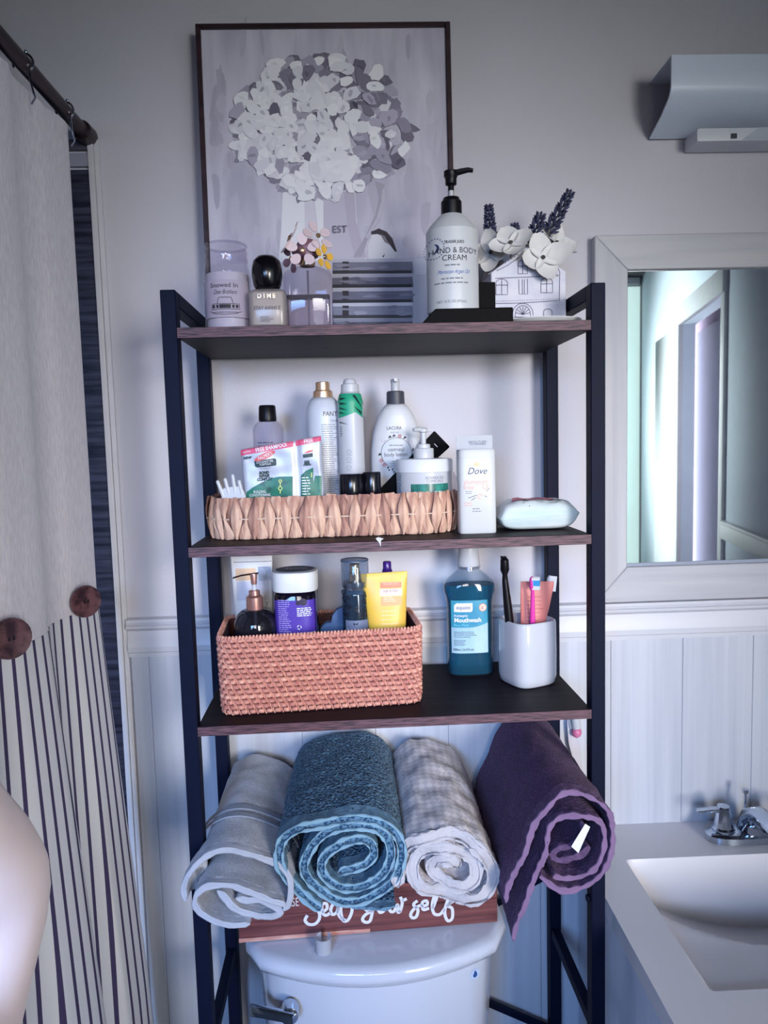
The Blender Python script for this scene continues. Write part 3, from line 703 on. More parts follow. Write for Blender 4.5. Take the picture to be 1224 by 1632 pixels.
text('Snowed In', 0.0095, INK, lb, 0, H * 0.50, fr1)
text('Dear Brothers', 0.009, INK, lb, 0.001, H * 0.425, fr1, shear=0.5, sx=0.62)
tr = MB()
def jt(pts): return [(x * R, z * H) for x, z in pts]
tr.strokes([jt([(-0.3, 0.30), (-0.24, 0.365), (0.28, 0.365), (0.36, 0.30)]), jt([(-0.52, 0.295), (0.58, 0.295), (0.60, 0.235), (-0.55, 0.235), (-0.52, 0.295)]), jt([(-0.62, 0.215), (-0.4, 0.185), (0, 0.175), (0.45, 0.185), (0.68, 0.215)]), jt([(-0.5, 0.2), (0.55, 0.2)])], 0.0009, front=fr1)
for x in (-0.46, -0.30, 0.36, 0.5): tr.poly(jt([(x - 0.05, 0.248), (x + 0.05, 0.248), (x + 0.05, 0.285), (x - 0.05, 0.285)]), front=fr1)
tr.poly(jt([(-0.22, 0.245), (0.26, 0.245), (0.26, 0.288), (-0.22, 0.288)]), front=fr1)
part('truck_drawing', tr, INK, lb, smooth=False)

# ---- perfume with round black cap
f = Fr(428, 495, -0.262, S1); Wd = f.w(398, 458, 500); H = f.z(428, 463)
pf = thing('perfume_bottle', 'frosted perfume bottle with a round black cap beside the candle', 'perfume', f.o)
pb = Body([(0, Wd * 0.96, Wd * 0.6, 5), (0.003, Wd, Wd * 0.64, 5), (H - 0.008, Wd, Wd * 0.64, 5), (H - 0.002, Wd * 0.94, Wd * 0.58, 4), (H, Wd * 0.8, Wd * 0.48, 3)])
part('glass', pb.mb(40), glass('frosted_warm', (236, 232, 230), 0.6, 0.15, 0.35, (226, 218, 212)), pf, sharp=50)
part('liquid', pb.mb(36, 0.0045, 0.006, H * 0.93), mat('perfume_pale', (214, 203, 200), 0.25), pf, sharp=50)
rc = f.w(401, 450, 440) / 2; hc = f.z(428, 408) - H
part('cap', MB().lathe([(rc * 0.72, H), (rc * 0.9, H + hc * 0.14), (rc, H + hc * 0.42), (rc * 0.98, H + hc * 0.62), (rc * 0.86, H + hc * 0.85), (rc * 0.6, H + hc * 0.97), (rc * 0.2, H + hc)], 32), mat('cap_gloss_black', (12, 10, 16), 0.18), pf, sharp=60)
ff = lambda x, z: pb.front(x, z) - 0.0003
GOLD = mat('gold_foil', (214, 180, 140), 0.25, metal=0.8)
for k, ch in enumerate('DIME'): text(ch, 0.0085, GOLD, pf, -0.0105 + k * 0.007, H * 0.80, ff, bold=0.0003)
text('STAY AWHILE', 0.0075, INK, pf, 0.0, H * 0.50, ff, sx=0.82)
fine_print(pf, INKG, -0.010, 0.010, H * 0.28, H * 0.18, 3, 0.0012, ff)

# ---- flower-capped perfume
f = Fr(492, 480, -0.225, S1); Wd = f.w(454, 532, 480); H = f.z(492, 436)
da = thing('perfume_bottle', 'clear square perfume bottle topped with pale pink daisies', 'perfume', f.o)
db = Body([(0, Wd * 0.97, Wd * 0.62, 7), (0.003, Wd, Wd * 0.66, 7), (H * 0.92, Wd, Wd * 0.66, 7), (H, Wd * 0.93, Wd * 0.6, 5), (H * 1.09, Wd * 0.52, Wd * 0.4, 3), (H * 1.12, Wd * 0.36, Wd * 0.34, 2)])
part('glass', db.mb(44), CLEAR, da, sharp=40)
part('liquid', db.mb(40, 0.005, 0.006, H * 0.60), glass('perfume_lilac', (244, 238, 244), 0.15, 0.05, 0.22, (236, 230, 236)), da, sharp=40)
part('liquid_line', db.mb(40, 0.0048, H * 0.60, H * 0.61), mat('liquid_edge', (92, 80, 92), 0.3), da, sharp=40)
part('inner_tube', MB().lathe([(0.0016, 0.008), (0.0016, H * 1.05)], 8), glass('tube_clear', (210, 205, 215), 0.5, 0.1, 0.3), da)
part('collar', MB().lathe([(0.0115, H * 1.12), (0.012, H * 1.16), (0.0115, H * 1.22), (0.009, H * 1.23)], 20), GOLD, da)
cap = part('cap', MB().lathe([(0.009, H * 1.22), (0.017, H * 1.28), (0.019, H * 1.42), (0.012, H * 1.55), (0.004, H * 1.58)], 20), mat('cap_mauve', (138, 98, 112), 0.4), da)
PETAL = mat('petal_blush', (222, 200, 204), 0.4, subs=0.1); PETALY = mat('petal_yellow', (236, 182, 72), 0.4)
def daisy(c, r, nrm, m, spin=0.0, np_=5):
    mb = MB(); nrm = Vector(nrm).normalized(); q = nrm.to_track_quat('Z', 'Y').to_matrix()
    for k in range(np_):
        a = spin + 2 * PI * k / np_; ring0, ring1 = [], []
        for j in range(16):
            t = 2 * PI * j / 16; u = 0.30 + 0.40 * (1 + math.cos(t)) * 0.87; v = 0.33 * math.sin(t) * (0.75 + 0.25 * (1 + math.cos(t)) / 2)
            x, y = u * math.cos(a) - v * math.sin(a), u * math.sin(a) + v * math.cos(a)
            zz = 0.10 * (u ** 2)
            ring0.append(Vector(c) + q @ Vector((x * r, y * r, zz * r - 0.0006))); ring1.append(Vector(c) + q @ Vector((x * r, y * r, zz * r + 0.0008)))
        mb.loft([ring0, ring1])
    o = part('daisy', mb, m, cap, sharp=50)
    bd = MB(); bd.lathe([(0.0035, 0), (0.0042, 0.0015), (0.003, 0.0035), (0.0008, 0.0042)], 12)
    part('gold_stud', bd.xf(Matrix.Translation(Vector(c) + nrm * 0.001) @ q.to_4x4()), GOLD, o)
def dpt(px, py, dy): a = f.p(px, py, dy); return (a[0], dy, a[1])
daisy(dpt(482, 399, -0.022), f.k * 27, (0.05, -1, 0.12), PETAL, 1.55)
daisy(dpt(506, 377, -0.008), f.k * 27, (0.55, -0.8, 0.45), PETAL, 0.5)
daisy(dpt(464, 380, -0.010), f.k * 28, (-0.86, -0.25, 0.5), PETAL, 0.3)
daisy(dpt(516, 410, -0.012), f.k * 20, (0.9, -0.75, 0.1), PETALY, 0.2)
daisy(dpt(466, 412, 0.004), f.k * 22, (-0.6, -0.6, -0.2), mat('petal_mauve', (150, 112, 124), 0.45), 0.9)

# ---- hand cream on a black stand
f = Fr(721, 420, -0.185, S1)
std = thing('display_stand', 'flat black stand with an upright back under the hand cream', 'stand', (f.o.x, -0.225, S1))
g0 = Fr(721, 505, -0.285, S1)
zt_ = 0.022
x0, x1 = g0.p(656, 510)[0] - 0.0, g0.p(803, 505)[0]
part('base', MB().loft([[(x0 + (0.021 if z > 0.01 else 0), y, z) if e == 0 else (x1, y, z) for e, y in ((0, -0.058), (1, -0.058), (1, 0.036), (0, 0.036))] for z in (0.0005, zt_)]), mat('stand_black', (7, 6, 9), 0.6, spec=0.1), std, bevel=0.0015, seg=1)
part('upright', MB().box((0.031, 0.030, zt_), (0.066, 0.035, zt_ + 0.055)), MATS['stand_black'], std, bevel=0.001, seg=1)
zb = S1 + zt_
f = Fr(721, 420, -0.232, zb); Wd = f.w(680, 762, 430); H = f.z(721, 372); Hs = f.z(721, 344)
hc_ = thing('cream_bottle', 'white hand and body cream bottle with a tall black pump', 'bottle', f.o)
bb = Body([(0, Wd * 0.97, Wd * 0.97, 2), (0.002, Wd, Wd, 2), (H, Wd, Wd, 2), (H + (Hs - H) * 0.35, Wd * 0.86, Wd * 0.86, 2), (Hs, Wd * 0.44, Wd * 0.44, 2)])
part('bottle', bb.mb(48, 0.0, 0, Hs), mat('bottle_white', (202, 204, 207), 0.3, var=0.01), hc_, sharp=28)
z1 = f.z(721, 316); z2 = f.z(721, 303); z3 = f.z(721, 281)
cr0 = f.w(704, 736, 330) / 2
pump = part('pump', MB().lathe([(cr0, Hs - 0.004), (cr0 * 1.03, Hs), (cr0 * 1.03, z1 - 0.006), (cr0 * 0.85, z1 - 0.003), (cr0 * 0.8, z1)], 28), BLACKP, hc_, sharp=30)
part('pump_stem', MB().lathe([(0.0035, z1), (0.0035, z2 + 0.001)], 12), WHITEP, pump)
hr = f.w(707, 727, 290) / 2
hd = part('pump_head', MB().lathe([(0.0045, z2 - 0.001), (0.0045, z2 + 0.006), (hr * 0.9, z2 + 0.008), (hr * 0.92, z3 - 0.003), (hr * 1.12, z3), (hr * 1.1, z3 + 0.007), (hr * 0.6, z3 + 0.009)], 20), BLACKP, pump, sharp=40)
part('nozzle', MB().tube([(0, 0, z3 + 0.003), (0.015, -0.002, z3 + 0.006), (0.026, -0.004, z3 + 0.0075), (0.033, -0.005, z3 + 0.006)], [0.005, 0.0045, 0.0038, 0.003], 10), BLACKP, hd)
fh = lambda x, z: bb.front(x, z)
def T(fr, s, px, py, cap_px, m, parent, body, dy, **k):
    q = fr.p(px, py, dy); return text(s, cap_px * fr.k / 0.72, m, parent, q[0], q[1], body.front if hasattr(body, 'front') else body, **k)
dy = -Wd / 2
T(f, "TRADER JOE'S", 724, 385, 4.2, INK, hc_, bb, dy, sx=0.85, bold=0.0001)
T(f, 'HAND & BODY', 724, 398.5, 8.6, INK, hc_, bb, dy, sx=0.92)
T(f, 'CREAM', 725, 410.5, 8.6, INK, hc_, bb, dy)
for px0_, py0_, px1_, rows_ in ((709, 422, 733, 1), (704, 443.5, 738, 1), (694, 450.5, 748, 1)):
    q = f.p(px0_, py0_, dy); q2 = f.p(px1_, py0_, dy); fine_print(hc_, INKG, q[0], q2[0], q[1], q[1], rows_, 0.0018, bb.front, ragged=0.0)
T(f, 'Moroccan Argan Oil', 723, 432.5, 6.0, mat('ink_blue', (58, 96, 178), 0.5), hc_, bb, dy, shear=0.5, sx=0.70)
T(f, 'NET 16 FL OZ (473mL)', 721, 480, 4.2, INKG, hc_, bb, dy, sx=0.8)
lg = MB(); q = f.p(692, 398, dy * 0.6)
lg.poly(arc(q[0], q[1], 7 * f.k, -100, 80, 12) + arc(q[0] - 3.2 * f.k, q[1] + 0.5 * f.k, 6.5 * f.k, 70, -85, 12), -0.0004, front=fh)
part('moon_logo', lg, NAVY, hc_, smooth=False)
lr = MB()
for k in range(22):
    a = 360 * k / 22; lr.strokes([arc(q[0], q[1], 14 * f.k, a, a + 8, 2, 15 * f.k)], 0.0016, -0.0004, fh)
part('logo_ring', lr, mat('ink_slate', (92, 106, 140), 0.5), hc_, smooth=False)

# ---- house planter with flowers
f = Fr(834, 470, -0.150, S1)
hp = thing('house_planter', 'white ceramic planter shaped like a house with drawn windows', 'planter', f.o)
hx0, hx1 = f.p(777, 470)[0], f.p(893, 470)[0]; ze = f.z(834, 441); za = f.z(834, 402)
hw_ = (hx1 - hx0) / 2; hcx = (hx0 + hx1) / 2
CER = mat('ceramic_white', (214, 213, 222), 0.45, col2=(196, 196, 212), scale=(30, 30, 30))
out_ = [(-hw_, 0.0005), (hw_, 0.0005), (hw_, ze), (hw_ * 0.05, za), (-hw_ * 0.05, za), (-hw_, ze)]
hb = MB()
hb.loft([[(x + hcx, y, z) for x, z in out_] for y in (-0.034, -0.028)])
hb.loft([[(x + hcx, y, z) for x, z in out_] for y in (0.028, 0.034)])
hb.box((hcx - hw_, -0.028, 0.0005), (hcx - hw_ + 0.005, 0.028, ze)).box((hcx + hw_ - 0.005, -0.028, 0.0005), (hcx + hw_, 0.028, ze)).box((hcx - hw_ + 0.005, -0.028, 0.0005), (hcx + hw_ - 0.005, 0.028, 0.008))
part('house_body', hb, CER, hp, bevel=0.0012, seg=1)
part('soil', MB().box((hcx - hw_ + 0.005, -0.028, ze - 0.03), (hcx + hw_ - 0.005, 0.028, ze - 0.012)), mat('moss', (60, 62, 60), 0.9, var=0.4, scale=(200, 200, 200)), hp, smooth=False)
def H2(x, y):   # zoom coords (scale 7.2 from 760,300) -> local
    return f.p(760 + x / 7.2, 300 + y / 7.2, -0.034)
def HL(*pts): return [H2(*p) for p in pts]
dw = MB()
def arch(x0, x1, y0, y1, ya):
    n = 8; xc = (x0 + x1) / 2; r = (x1 - x0) / 2
    pts = [(x0, y1)] + [(xc - r * math.cos(PI * k / n), ya - (ya - y0) * math.sin(PI * k / n)) for k in range(n + 1)] + [(x1, y1), (x0, y1)]
    return HL(*pts)
ln = [arch(218, 352, 1042, 1222, 1090), HL((285, 1045), (285, 1222)), HL((220, 1112), (350, 1112)),
      arch(735, 868, 1030, 1200, 1080), HL((800, 1032), (800, 1200)), HL((738, 1100), (866, 1095)),
      HL((482, 1045), (484, 1215), (582, 1215), (580, 1040)), HL((520, 1045), (522, 1215)), HL((545, 1045), (545, 1215)),
      arch(472, 580, 825, 982, 880), HL((525, 828), (525, 982)), HL((474, 895), (580, 893)),
      HL((210, 1035), (520, 1022), (940, 1005)), HL((225, 950), (360, 880), (490, 790)), HL((885, 870), (930, 910), (950, 960), (945, 1300)), HL((885, 960), (930, 1000)),
      HL((130, 1325), (500, 1318), (930, 1290)), arch(410, 645, 1320, 1480, 1440), arch(440, 615, 1345, 1480, 1450), arch(765, 862, 1385, 1480, 1420), arch(290, 340, 1440, 1500, 1470)]
for k in range(7): ln.append(HL((528, 1450), (528 + 85 * math.cos(PI * (k + 0.5) / 7), 1450 - 95 * math.sin(PI * (k + 0.5) / 7))))
for k in range(30): ln.append(HL((140 + k * 27, 1300 - k * 0.9), (150 + k * 27, 1299 - k * 0.9)))
for k in range(5): ln.append(HL((320 + k * 35, 858 - k * 22), (335 + k * 35, 850 - k * 22)))
dw.strokes(ln, 0.0011, -0.0344)
part('house_drawing', dw, mat('pencil_mauve', (98, 92, 118), 0.7), hp, smooth=False)
# white artificial blooms and lavender stuck in the planter
PW = mat('petal_white', (226, 224, 222), 0.6, var=0.05, scale=(60, 60, 60), subs=0.15)
def petal_mb(L_, Wd_, cup, n=6, m_=5):
    mb = MB(); vs = []
    for i in range(n + 1):
        t = i / n; wd_ = Wd_ * math.sin(PI * (0.12 + 0.80 * t)) ** 0.8
        for j in range(m_):
            u = -1 + 2 * j / (m_ - 1)
            vs.append((u * wd_ / 2, t * L_, cup * (t ** 2) * L_ - 0.12 * wd_ * (1 - u * u) + 0.03 * L_ * math.sin(6 * u + 4 * t)))
    return mb.add(vs, [(i * m_ + j, i * m_ + j + 1, (i + 1) * m_ + j + 1, (i + 1) * m_ + j) for i in range(n) for j in range(m_ - 1)])
def bloom(px, py, dy, rpx, nrm, n, spin, label):
    q = f.p(px, py, dy); c = Vector((f.o.x + q[0], f.Y + dy, f.zb + q[1])); r = rpx * f.k
    fl_ = thing('artificial_flower', label, 'flower', c, group='white blooms in the house planter')
    Q = Vector(nrm).normalized().to_track_quat('Z', 'Y').to_matrix().to_4x4()
    for k in range(n):
        M_ = Q @ Matrix.Rotation(spin + 2 * PI * k / n, 4, 'Z')
        part('petal', petal_mb(r * random.uniform(0.9, 1.1), r * 0.95, random.uniform(0.1, 0.4)).xf(M_), PW, fl_, sharp=80)
    part('flower_eye', MB().lathe([(0.003, -0.001), (0.0035, 0.001), (0.001, 0.003)], 8).xf(Q), mat('eye_dark', (70, 62, 60), 0.7), fl_)
    part('stem', MB().tube([Vector((0, 0, 0)), Vector((0, 0, 0)) - Q.to_3x3() @ Vector((0, 0, 0.01)) + Vector((0, 0.004, -0.012)), Vector((0, -dy * 0.5, -q[1] + ze - 0.018))], 0.0012, 6), mat('stem_green', (86, 92, 84), 0.7), fl_)
bloom(814, 386, -0.040, 36, (-0.25, -0.8, 0.55), 4, 0.35, 'white flower with broad petals at the planter roof peak')
bloom(866, 410, -0.042, 38, (0.1, -0.95, 0.25), 4, 0.2, 'largest white flower, hanging over the planter front at right')
bloom(888, 386, 0.004, 36, (0.5, -0.7, 0.6), 5, 0.9, 'white flower rising at the right end of the planter')
bloom(782, 402, -0.010, 34, (-0.6, -0.8, 0.1), 4, 0.0, 'white flower spilling over the planter left edge')
bloom(842, 398, 0.008, 32, (0.1, -0.5, 0.9), 4, 0.6, 'half hidden white flower between the planter blooms')
bloom(790, 432, 0.024, 30, (-0.9, -0.4, -0.3), 4, 0.3, 'shaded white flower drooping behind the planter left side')
LAV = mat('lavender_blue', (70, 74, 106), 0.8, col2=(42, 42, 66), scale=(150, 150, 150))
def sprig(p0, p1, dy, rpx, n, label):
    a = f.p(*p0, dy); b_ = f.p(*p1, dy); base_ = Vector((f.o.x + a[0], f.Y + dy, f.zb + a[1])); tip = Vector((b_[0] - a[0], 0, b_[1] - a[1]))
    sg = thing('lavender_sprig', label, 'lavender', base_, group='lavender in the house planter')
    part('stem', MB().tube([Vector((0, 0, 0)) + (Vector((hcx * 0, 0, -0.02 - max(0, a[1] - ze)))), Vector((0, 0, 0)), tip], 0.0011, 6), MATS['stem_green'], sg)
    fm = MB(); t = tip.normalized(); u = t.cross(Vector((0, 1, 0))).normalized(); v = t.cross(u)
    for k in range(n):
        s = (k + 0.5) / n
        for j in range(6):
            an = 2 * PI * j / 6 + k * 0.7; d = (u * math.cos(an) + v * math.sin(an)); r_ = rpx * f.k * (1.05 - 0.45 * s)
            c = tip * s + d * r_ * 0.35; e = c + d * r_ * 0.6 + t * r_ * 0.5
            fm.tube([c, (c + e) / 2, e], [0.0009, 0.0028, 0.0007], 5)
    part('florets', fm, LAV, sg, smooth=True)
sprig((874, 372), (909, 306), -0.005, 14, 12, 'tallest lavender sprig leaning out to the right')
sprig((846, 390), (862, 342), -0.008, 15, 9, 'shorter lavender sprig in the middle of the planter')
sprig((782, 385), (779, 328), 0.05, 13, 11, 'lavender sprig standing upright behind the planter left side')
sprig((822, 385), (820, 358), 0.03, 12, 6, 'stubby lavender tip behind the roof peak flower')

# ---- shallow white dish
f = Fr(865, 506, -0.232, S1); r = f.w(803, 926, 506) / 2
pl_ = tag(part('shallow_dish', MB().lathe([(r * 0.5, 0.0005), (r * 0.62, 0.0008), (r * 0.9, 0.006), (r, 0.0095), (r * 0.99, 0.0105), (r * 0.88, 0.0082), (r * 0.6, 0.0035), (r * 0.1, 0.003)], 48).xf(Matrix.Scale(0.62, 4, (0, 1, 0))), mat('dish_white', (222, 222, 220), 0.3), loc=f.o, sharp=60), 'shallow white dish at the right end of the top shelf', 'dish')

# ------------------------------------------------------------------ middle shelf
def rrect(L_, Wd_, r, n=8):
    """points, tangents along a rounded rectangle centred at 0, counter-clockwise; returns fn(s)->(x,y,tx,ty), length"""
    pts = []
    for cx_, cy_, a0 in ((L_ / 2 - r, Wd_ / 2 - r, 0), (-L_ / 2 + r, Wd_ / 2 - r, 90), (-L_ / 2 + r, -Wd_ / 2 + r, 180), (L_ / 2 - r, -Wd_ / 2 + r, 270)):
        for k in range(n + 1):
            a = math.radians(a0 + 90 * k / n); pts.append(Vector((cx_ + r * math.cos(a), cy_ + r * math.sin(a))))
    seg = [(pts[i], pts[(i + 1) % len(pts)]) for i in range(len(pts))]; tot = sum((b - a).length for a, b in seg)
    def fn(s):
        s %= tot
        for a, b in seg:
            l = (b - a).length
            if s <= l and l > 0:
                t = (b - a) / l; p = a + t * s; return p.x, p.y, t.x, t.y
            s -= l
        a, b = seg[0]; t = (b - a).normalized(); return a.x, a.y, t.x, t.y
    return fn, tot

# ---- woven water-hyacinth tray basket
bl, br_ = aty(336, 830, -0.165).x, aty(726, 830, -0.165).x
BL, BW, BH = br_ - bl, 0.160, 0.066
bask = thing('woven_basket', 'low natural basket of plaited leaves on the middle shelf', 'basket', ((bl + br_) / 2, -0.158, S2), RYAW)
HY = mat('hyacinth_leaf', (222, 184, 160), 0.7, col2=(176, 128, 110), scale=(160, 160, 22), bump=0.3, bscale=(400, 400, 40))
HY2 = mat('hyacinth_leaf_dark', (188, 144, 126), 0.7, col2=(128, 86, 78), scale=(160, 160, 22), bump=0.3, bscale=(400, 400, 40))
fn, tot = rrect(BL - 0.012, BW - 0.012, 0.055)
nseg = int(tot / 0.0128); nseg -= nseg % 2; stp = tot / nseg
def strand(kind, seed):
    rn = random.Random(seed); mb = MB(); vs = []; n, m_ = 10, 5
    for i in range(n + 1):
        t = i / n; q = abs(2 * t - 1)
        if kind == 0: wd_ = stp * (0.30 + 1.05 * math.cos(q * PI / 2) ** 1.2)
        else: wd_ = stp * (0.28 + 1.15 * math.sin(q * PI / 2 * 0.95) ** 1.3 * (1.0 if q < 0.85 else 1 - (q - 0.85) * 2))
        belly = 0.005 * math.sin(PI * t)
        for j in range(m_):
            u = -1 + 2 * j / (m_ - 1)
            vs.append((u * wd_ / 2 + 0.001 * math.sin(7 * t + seed), -belly - (0.0045 if kind == 0 else 0.0035) * (1 - u * u) * (0.6 + 0.4 * rn.random()), t * BH))
    return mb.add(vs, [(i * m_ + j, i * m_ + j + 1, (i + 1) * m_ + j + 1, (i + 1) * m_ + j) for i in range(n) for j in range(m_ - 1)])
protos = [[strand(kd, s).mesh('leaf_strand', (HY, HY, HY2)[s % 3]) for s in range(5)] for kd in (0, 1)]
rn = random.Random(5)
for k in range(nseg):
    x, y, tx, ty = fn(k * stp); rot_ = math.atan2(ty, tx)
    o = link('leaf_strand', protos[k % 2][rn.randrange(5)], bask, (x, y, 0.001), (rn.uniform(-0.06, 0.06), rn.uniform(-0.10, 0.10), rot_)); o.scale = (rn.uniform(0.95, 1.2), 1, rn.uniform(0.96, 1.02))
rings = [[(lambda q: (q[0] * sc, q[1] * sc, z))(fn(k * tot / 80)) for k in range(80)] for sc, z in ((0.97, 0.001), (1.0, 0.02), (1.0, BH - 0.01), (0.99, BH - 0.001), (0.97, BH - 0.001), (0.965, BH - 0.02), (0.94, 0.006))]
part('basket_wall', MB().loft(rings), HY2, bask, sharp=60)
tb = MB()
for k in range(0, nseg, 2):
    x, y, tx, ty = fn(k * stp + stp); nx_, ny_ = ty, -tx
    tb.box((x - 0.004, y - 0.004, BH / 2 - 0.001), (x + 0.004, y + 0.004, BH / 2 + 0.001)) if False else tb.tube([(x - tx * 0.006 + nx_ * 0.0072, y - ty * 0.006 + ny_ * 0.0072, BH / 2), (x + nx_ * 0.0085, y + ny_ * 0.0085, BH / 2), (x + tx * 0.006 + nx_ * 0.0072, y + ty * 0.006 + ny_ * 0.0072, BH / 2)], 0.0011, 5)
o = part('tie_cord', tb, mat('tie_pale', (226, 200, 180), 0.7), bask); o['kind'] = 'stuff'

IN2 = S2 + 0.007
# clear bottle with black cap
f = Fr(427, 680, -0.105, IN2); r = f.w(402, 451, 690) / 2; H = f.z(427, 672); zt_ = f.z(427, 646)
o_ = thing('clear_bottle', 'clear plastic bottle with a black flip cap behind the sachet', 'bottle', f.o)
cb = Body([(0, 1.9 * r, 1.9 * r, 2), (0.004, 2 * r, 2 * r, 2), (H - 0.012, 2 * r, 2 * r, 2), (H - 0.004, 1.7 * r, 1.7 * r, 2), (H + 0.003, 1.05 * r, 1.05 * r, 2)])
part('bottle', cb.mb(36), CLEAR, o_, sharp=60)
part('liquid', cb.mb(30, 0.002, 0.003, H * 0.62), glass('gel_clear', (214, 216, 226), 0.4, 0.05, 0.2, (200, 202, 214)), o_, sharp=60)
part('front_label', cb.label(-r * 0.9, r * 0.9, H * 0.15, H * 0.72), mat('label_dark', (44, 42, 54), 0.5), o_)
fine_print(o_, INKW, -r * 0.6, r * 0.7, H * 0.66, H * 0.60, 3, 0.0016, cb.front)
fine_print(o_, INK, -r * 0.6, r * 0.75, H * 0.80, H * 0.77, 2, 0.0013, cb.front)
cr0 = f.w(411, 439, 660) / 2
part('cap', MB().lathe([(cr0, H), (cr0 * 1.02, H + 0.002), (cr0 * 0.96, zt_ - 0.003), (cr0 * 0.85, zt_)], 28), BLACKP, o_, sharp=30)

# hairspray can with gold cap
f = Fr(517, 700, -0.118, IN2); Wd = f.w(489, 545, 720); H1 = f.z(517, 648)
o_ = thing('hairspray_can', 'white hairspray can with a gold cap, left of the green can', 'spray can', f.o)
cb = Body([(0, Wd * 0.94, Wd * 0.94, 2), (0.004, Wd, Wd, 2), (H1 * 0.55, Wd * 0.96, Wd * 0.96, 2), (H1 * 0.92, Wd, Wd, 2), (H1 * 0.985, Wd * 0.96, Wd * 0.96, 2), (f.z(517, 640), Wd * 0.82, Wd * 0.82, 2), (f.z(517, 634), Wd * 0.62, Wd * 0.62, 2)])
part('can', cb.mb(40), mat('can_pearl', (204, 208, 220), 0.3, var=0.02), o_, sharp=60)
cr0 = f.w(498, 530, 630) / 2; z1 = f.z(517, 634); z2 = f.z(517, 622); z3 = f.z(517, 609)
GC = mat('gold_cap', (206, 168, 138), 0.3, metal=0.6)
part('cap', MB().lathe([(cr0 * 1.0, z1 - 0.004), (cr0 * 1.02, z1), (cr0 * 0.95, z2 - 0.002), (cr0 * 0.72, z2), (cr0 * 0.70, z3 - 0.001), (cr0 * 0.6, z3)], 28), GC, o_, sharp=35)
T(f, 'PANTENE', 534, 659.5, 7.4, INK, o_, cb, -Wd / 2, sx=0.85)
T(f, 'fortify', 533, 670, 4.0, INKG, o_, cb, -Wd / 2, sx=0.9)
q = f.p(512, 677, -Wd / 2); q2 = f.p(541, 790, -Wd / 2)
fine_print(o_, INKG, q[0], q2[0], q[1], q2[1], 34, 0.0011, cb.front, ragged=0.3)

# green and white aerosol
f = Fr(560, 700, -0.142, IN2); Wd = f.w(540, 581, 720); H1 = f.z(560, 640)
o_ = thing('aerosol_can', 'white aerosol can with a green leaf top and white cap', 'spray can', f.o)
cb = Body([(0, Wd * 0.94, Wd * 0.94, 2), (0.003, Wd, Wd, 2), (H1 * 0.93, Wd, Wd, 2), (H1, Wd * 0.97, Wd * 0.97, 2), (f.z(560, 629), Wd * 0.84, Wd * 0.84, 2), (f.z(560, 625), Wd * 0.70, Wd * 0.70, 2)])
part('can', cb.mb(40), mat('can_white', (194, 195, 202), 0.35, var=0.01), o_, sharp=60)
GRN = mat('leaf_green', (38, 160, 122), 0.4); DGR = mat('leaf_dark', (20, 44, 50), 0.4)
gz = [(541, 666), (549, 664), (567, 657), (580, 667)]
gp = [f.p(x, y, -Wd / 2 * 0.7) for x, y in gz]
n_ = 24; vs = []
xl, xr = -Wd / 2 * 0.985, Wd / 2 * 0.985
def gedge(x):
    P = sorted(gp)
    if x <= P[0][0]: return P[0][1]
    for a, b_ in zip(P, P[1:]):
        if x <= b_[0]: return a[1] + (b_[1] - a[1]) * (x - a[0]) / (b_[0] - a[0])
    return P[-1][1]
mbg = MB(); zt_ = H1 * 0.995
for j in range(7):
    for i in range(n_ + 1):
        x = xl + (xr - xl) * i / n_; z = gedge(x) + (zt_ - gedge(x)) * j / 6; w_ = cb.at(z)[0] / Wd
        vs.append((x * w_, cb.front(x * w_, z) - 0.0003, z))
mbg.add(vs, [(j * (n_ + 1) + i, j * (n_ + 1) + i + 1, (j + 1) * (n_ + 1) + i + 1, (j + 1) * (n_ + 1) + i) for j in range(6) for i in range(n_)])
part('green_top', mbg, GRN, o_)
gr = f.z(560, 640)
part('green_shoulder', cb.mb(40, -0.0003, H1 * 0.99, f.z(560, 628)), GRN, o_, sharp=60)
lv_ = MB()
for a, b_, c in (((541, 638), (552, 635), (541, 633)), ((541, 645), (554, 644), (541, 641)), ((541, 652), (555, 654), (541, 649)), ((541, 659), (552, 660), (541, 656)), ((561, 630), (579, 652), (566, 629)), ((572, 634), (580, 645), (576, 634)), ((563, 646), (580, 666), (579, 658)), ((541, 672), (556, 677), (541, 674))):
    lv_.poly([f.p(*v, -Wd / 2 * 0.8) for v in (a, b_, c)], -0.0007, front=cb.front)
part('leaf_stripes', lv_, DGR, o_, smooth=False)
z1, z2, z3 = f.z(560, 625), f.z(560, 613), f.z(560, 604); cr0 = f.w(545, 574, 620) / 2
part('cap', MB().lathe([(cr0, z1 - 0.002), (cr0 * 1.02, z1 + 0.002), (cr0 * 0.96, z2), (cr0 * 0.74, z2 + 0.001), (cr0 * 0.66, z3 - 0.002), (cr0 * 0.5, z3)], 28), WHITEP, o_, sharp=35)
ic = MB()
for py in (720, 732, 745):
    q = f.p(556, py, -Wd / 2); ic.strokes([arc(q[0], q[1], 3.4 * f.k, 0, 360, 14), [(q[0] - 0.0015, q[1] - 0.001), (q[0] + 0.0015, q[1] + 0.0015)], [(q[0] - 0.004, q[1] - 0.0056), (q[0] + 0.005, q[1] - 0.0056)]], 0.0005, -0.0003, cb.front)
part('icons', ic, INKG, o_, smooth=False)
q = f.p(542, 681, -Wd / 2 * 0.7); fine_print(o_, INK, q[0], q[0] + 0.004, q[1], q[1] - 0.014, 5, 0.001, cb.front, ragged=0.1)

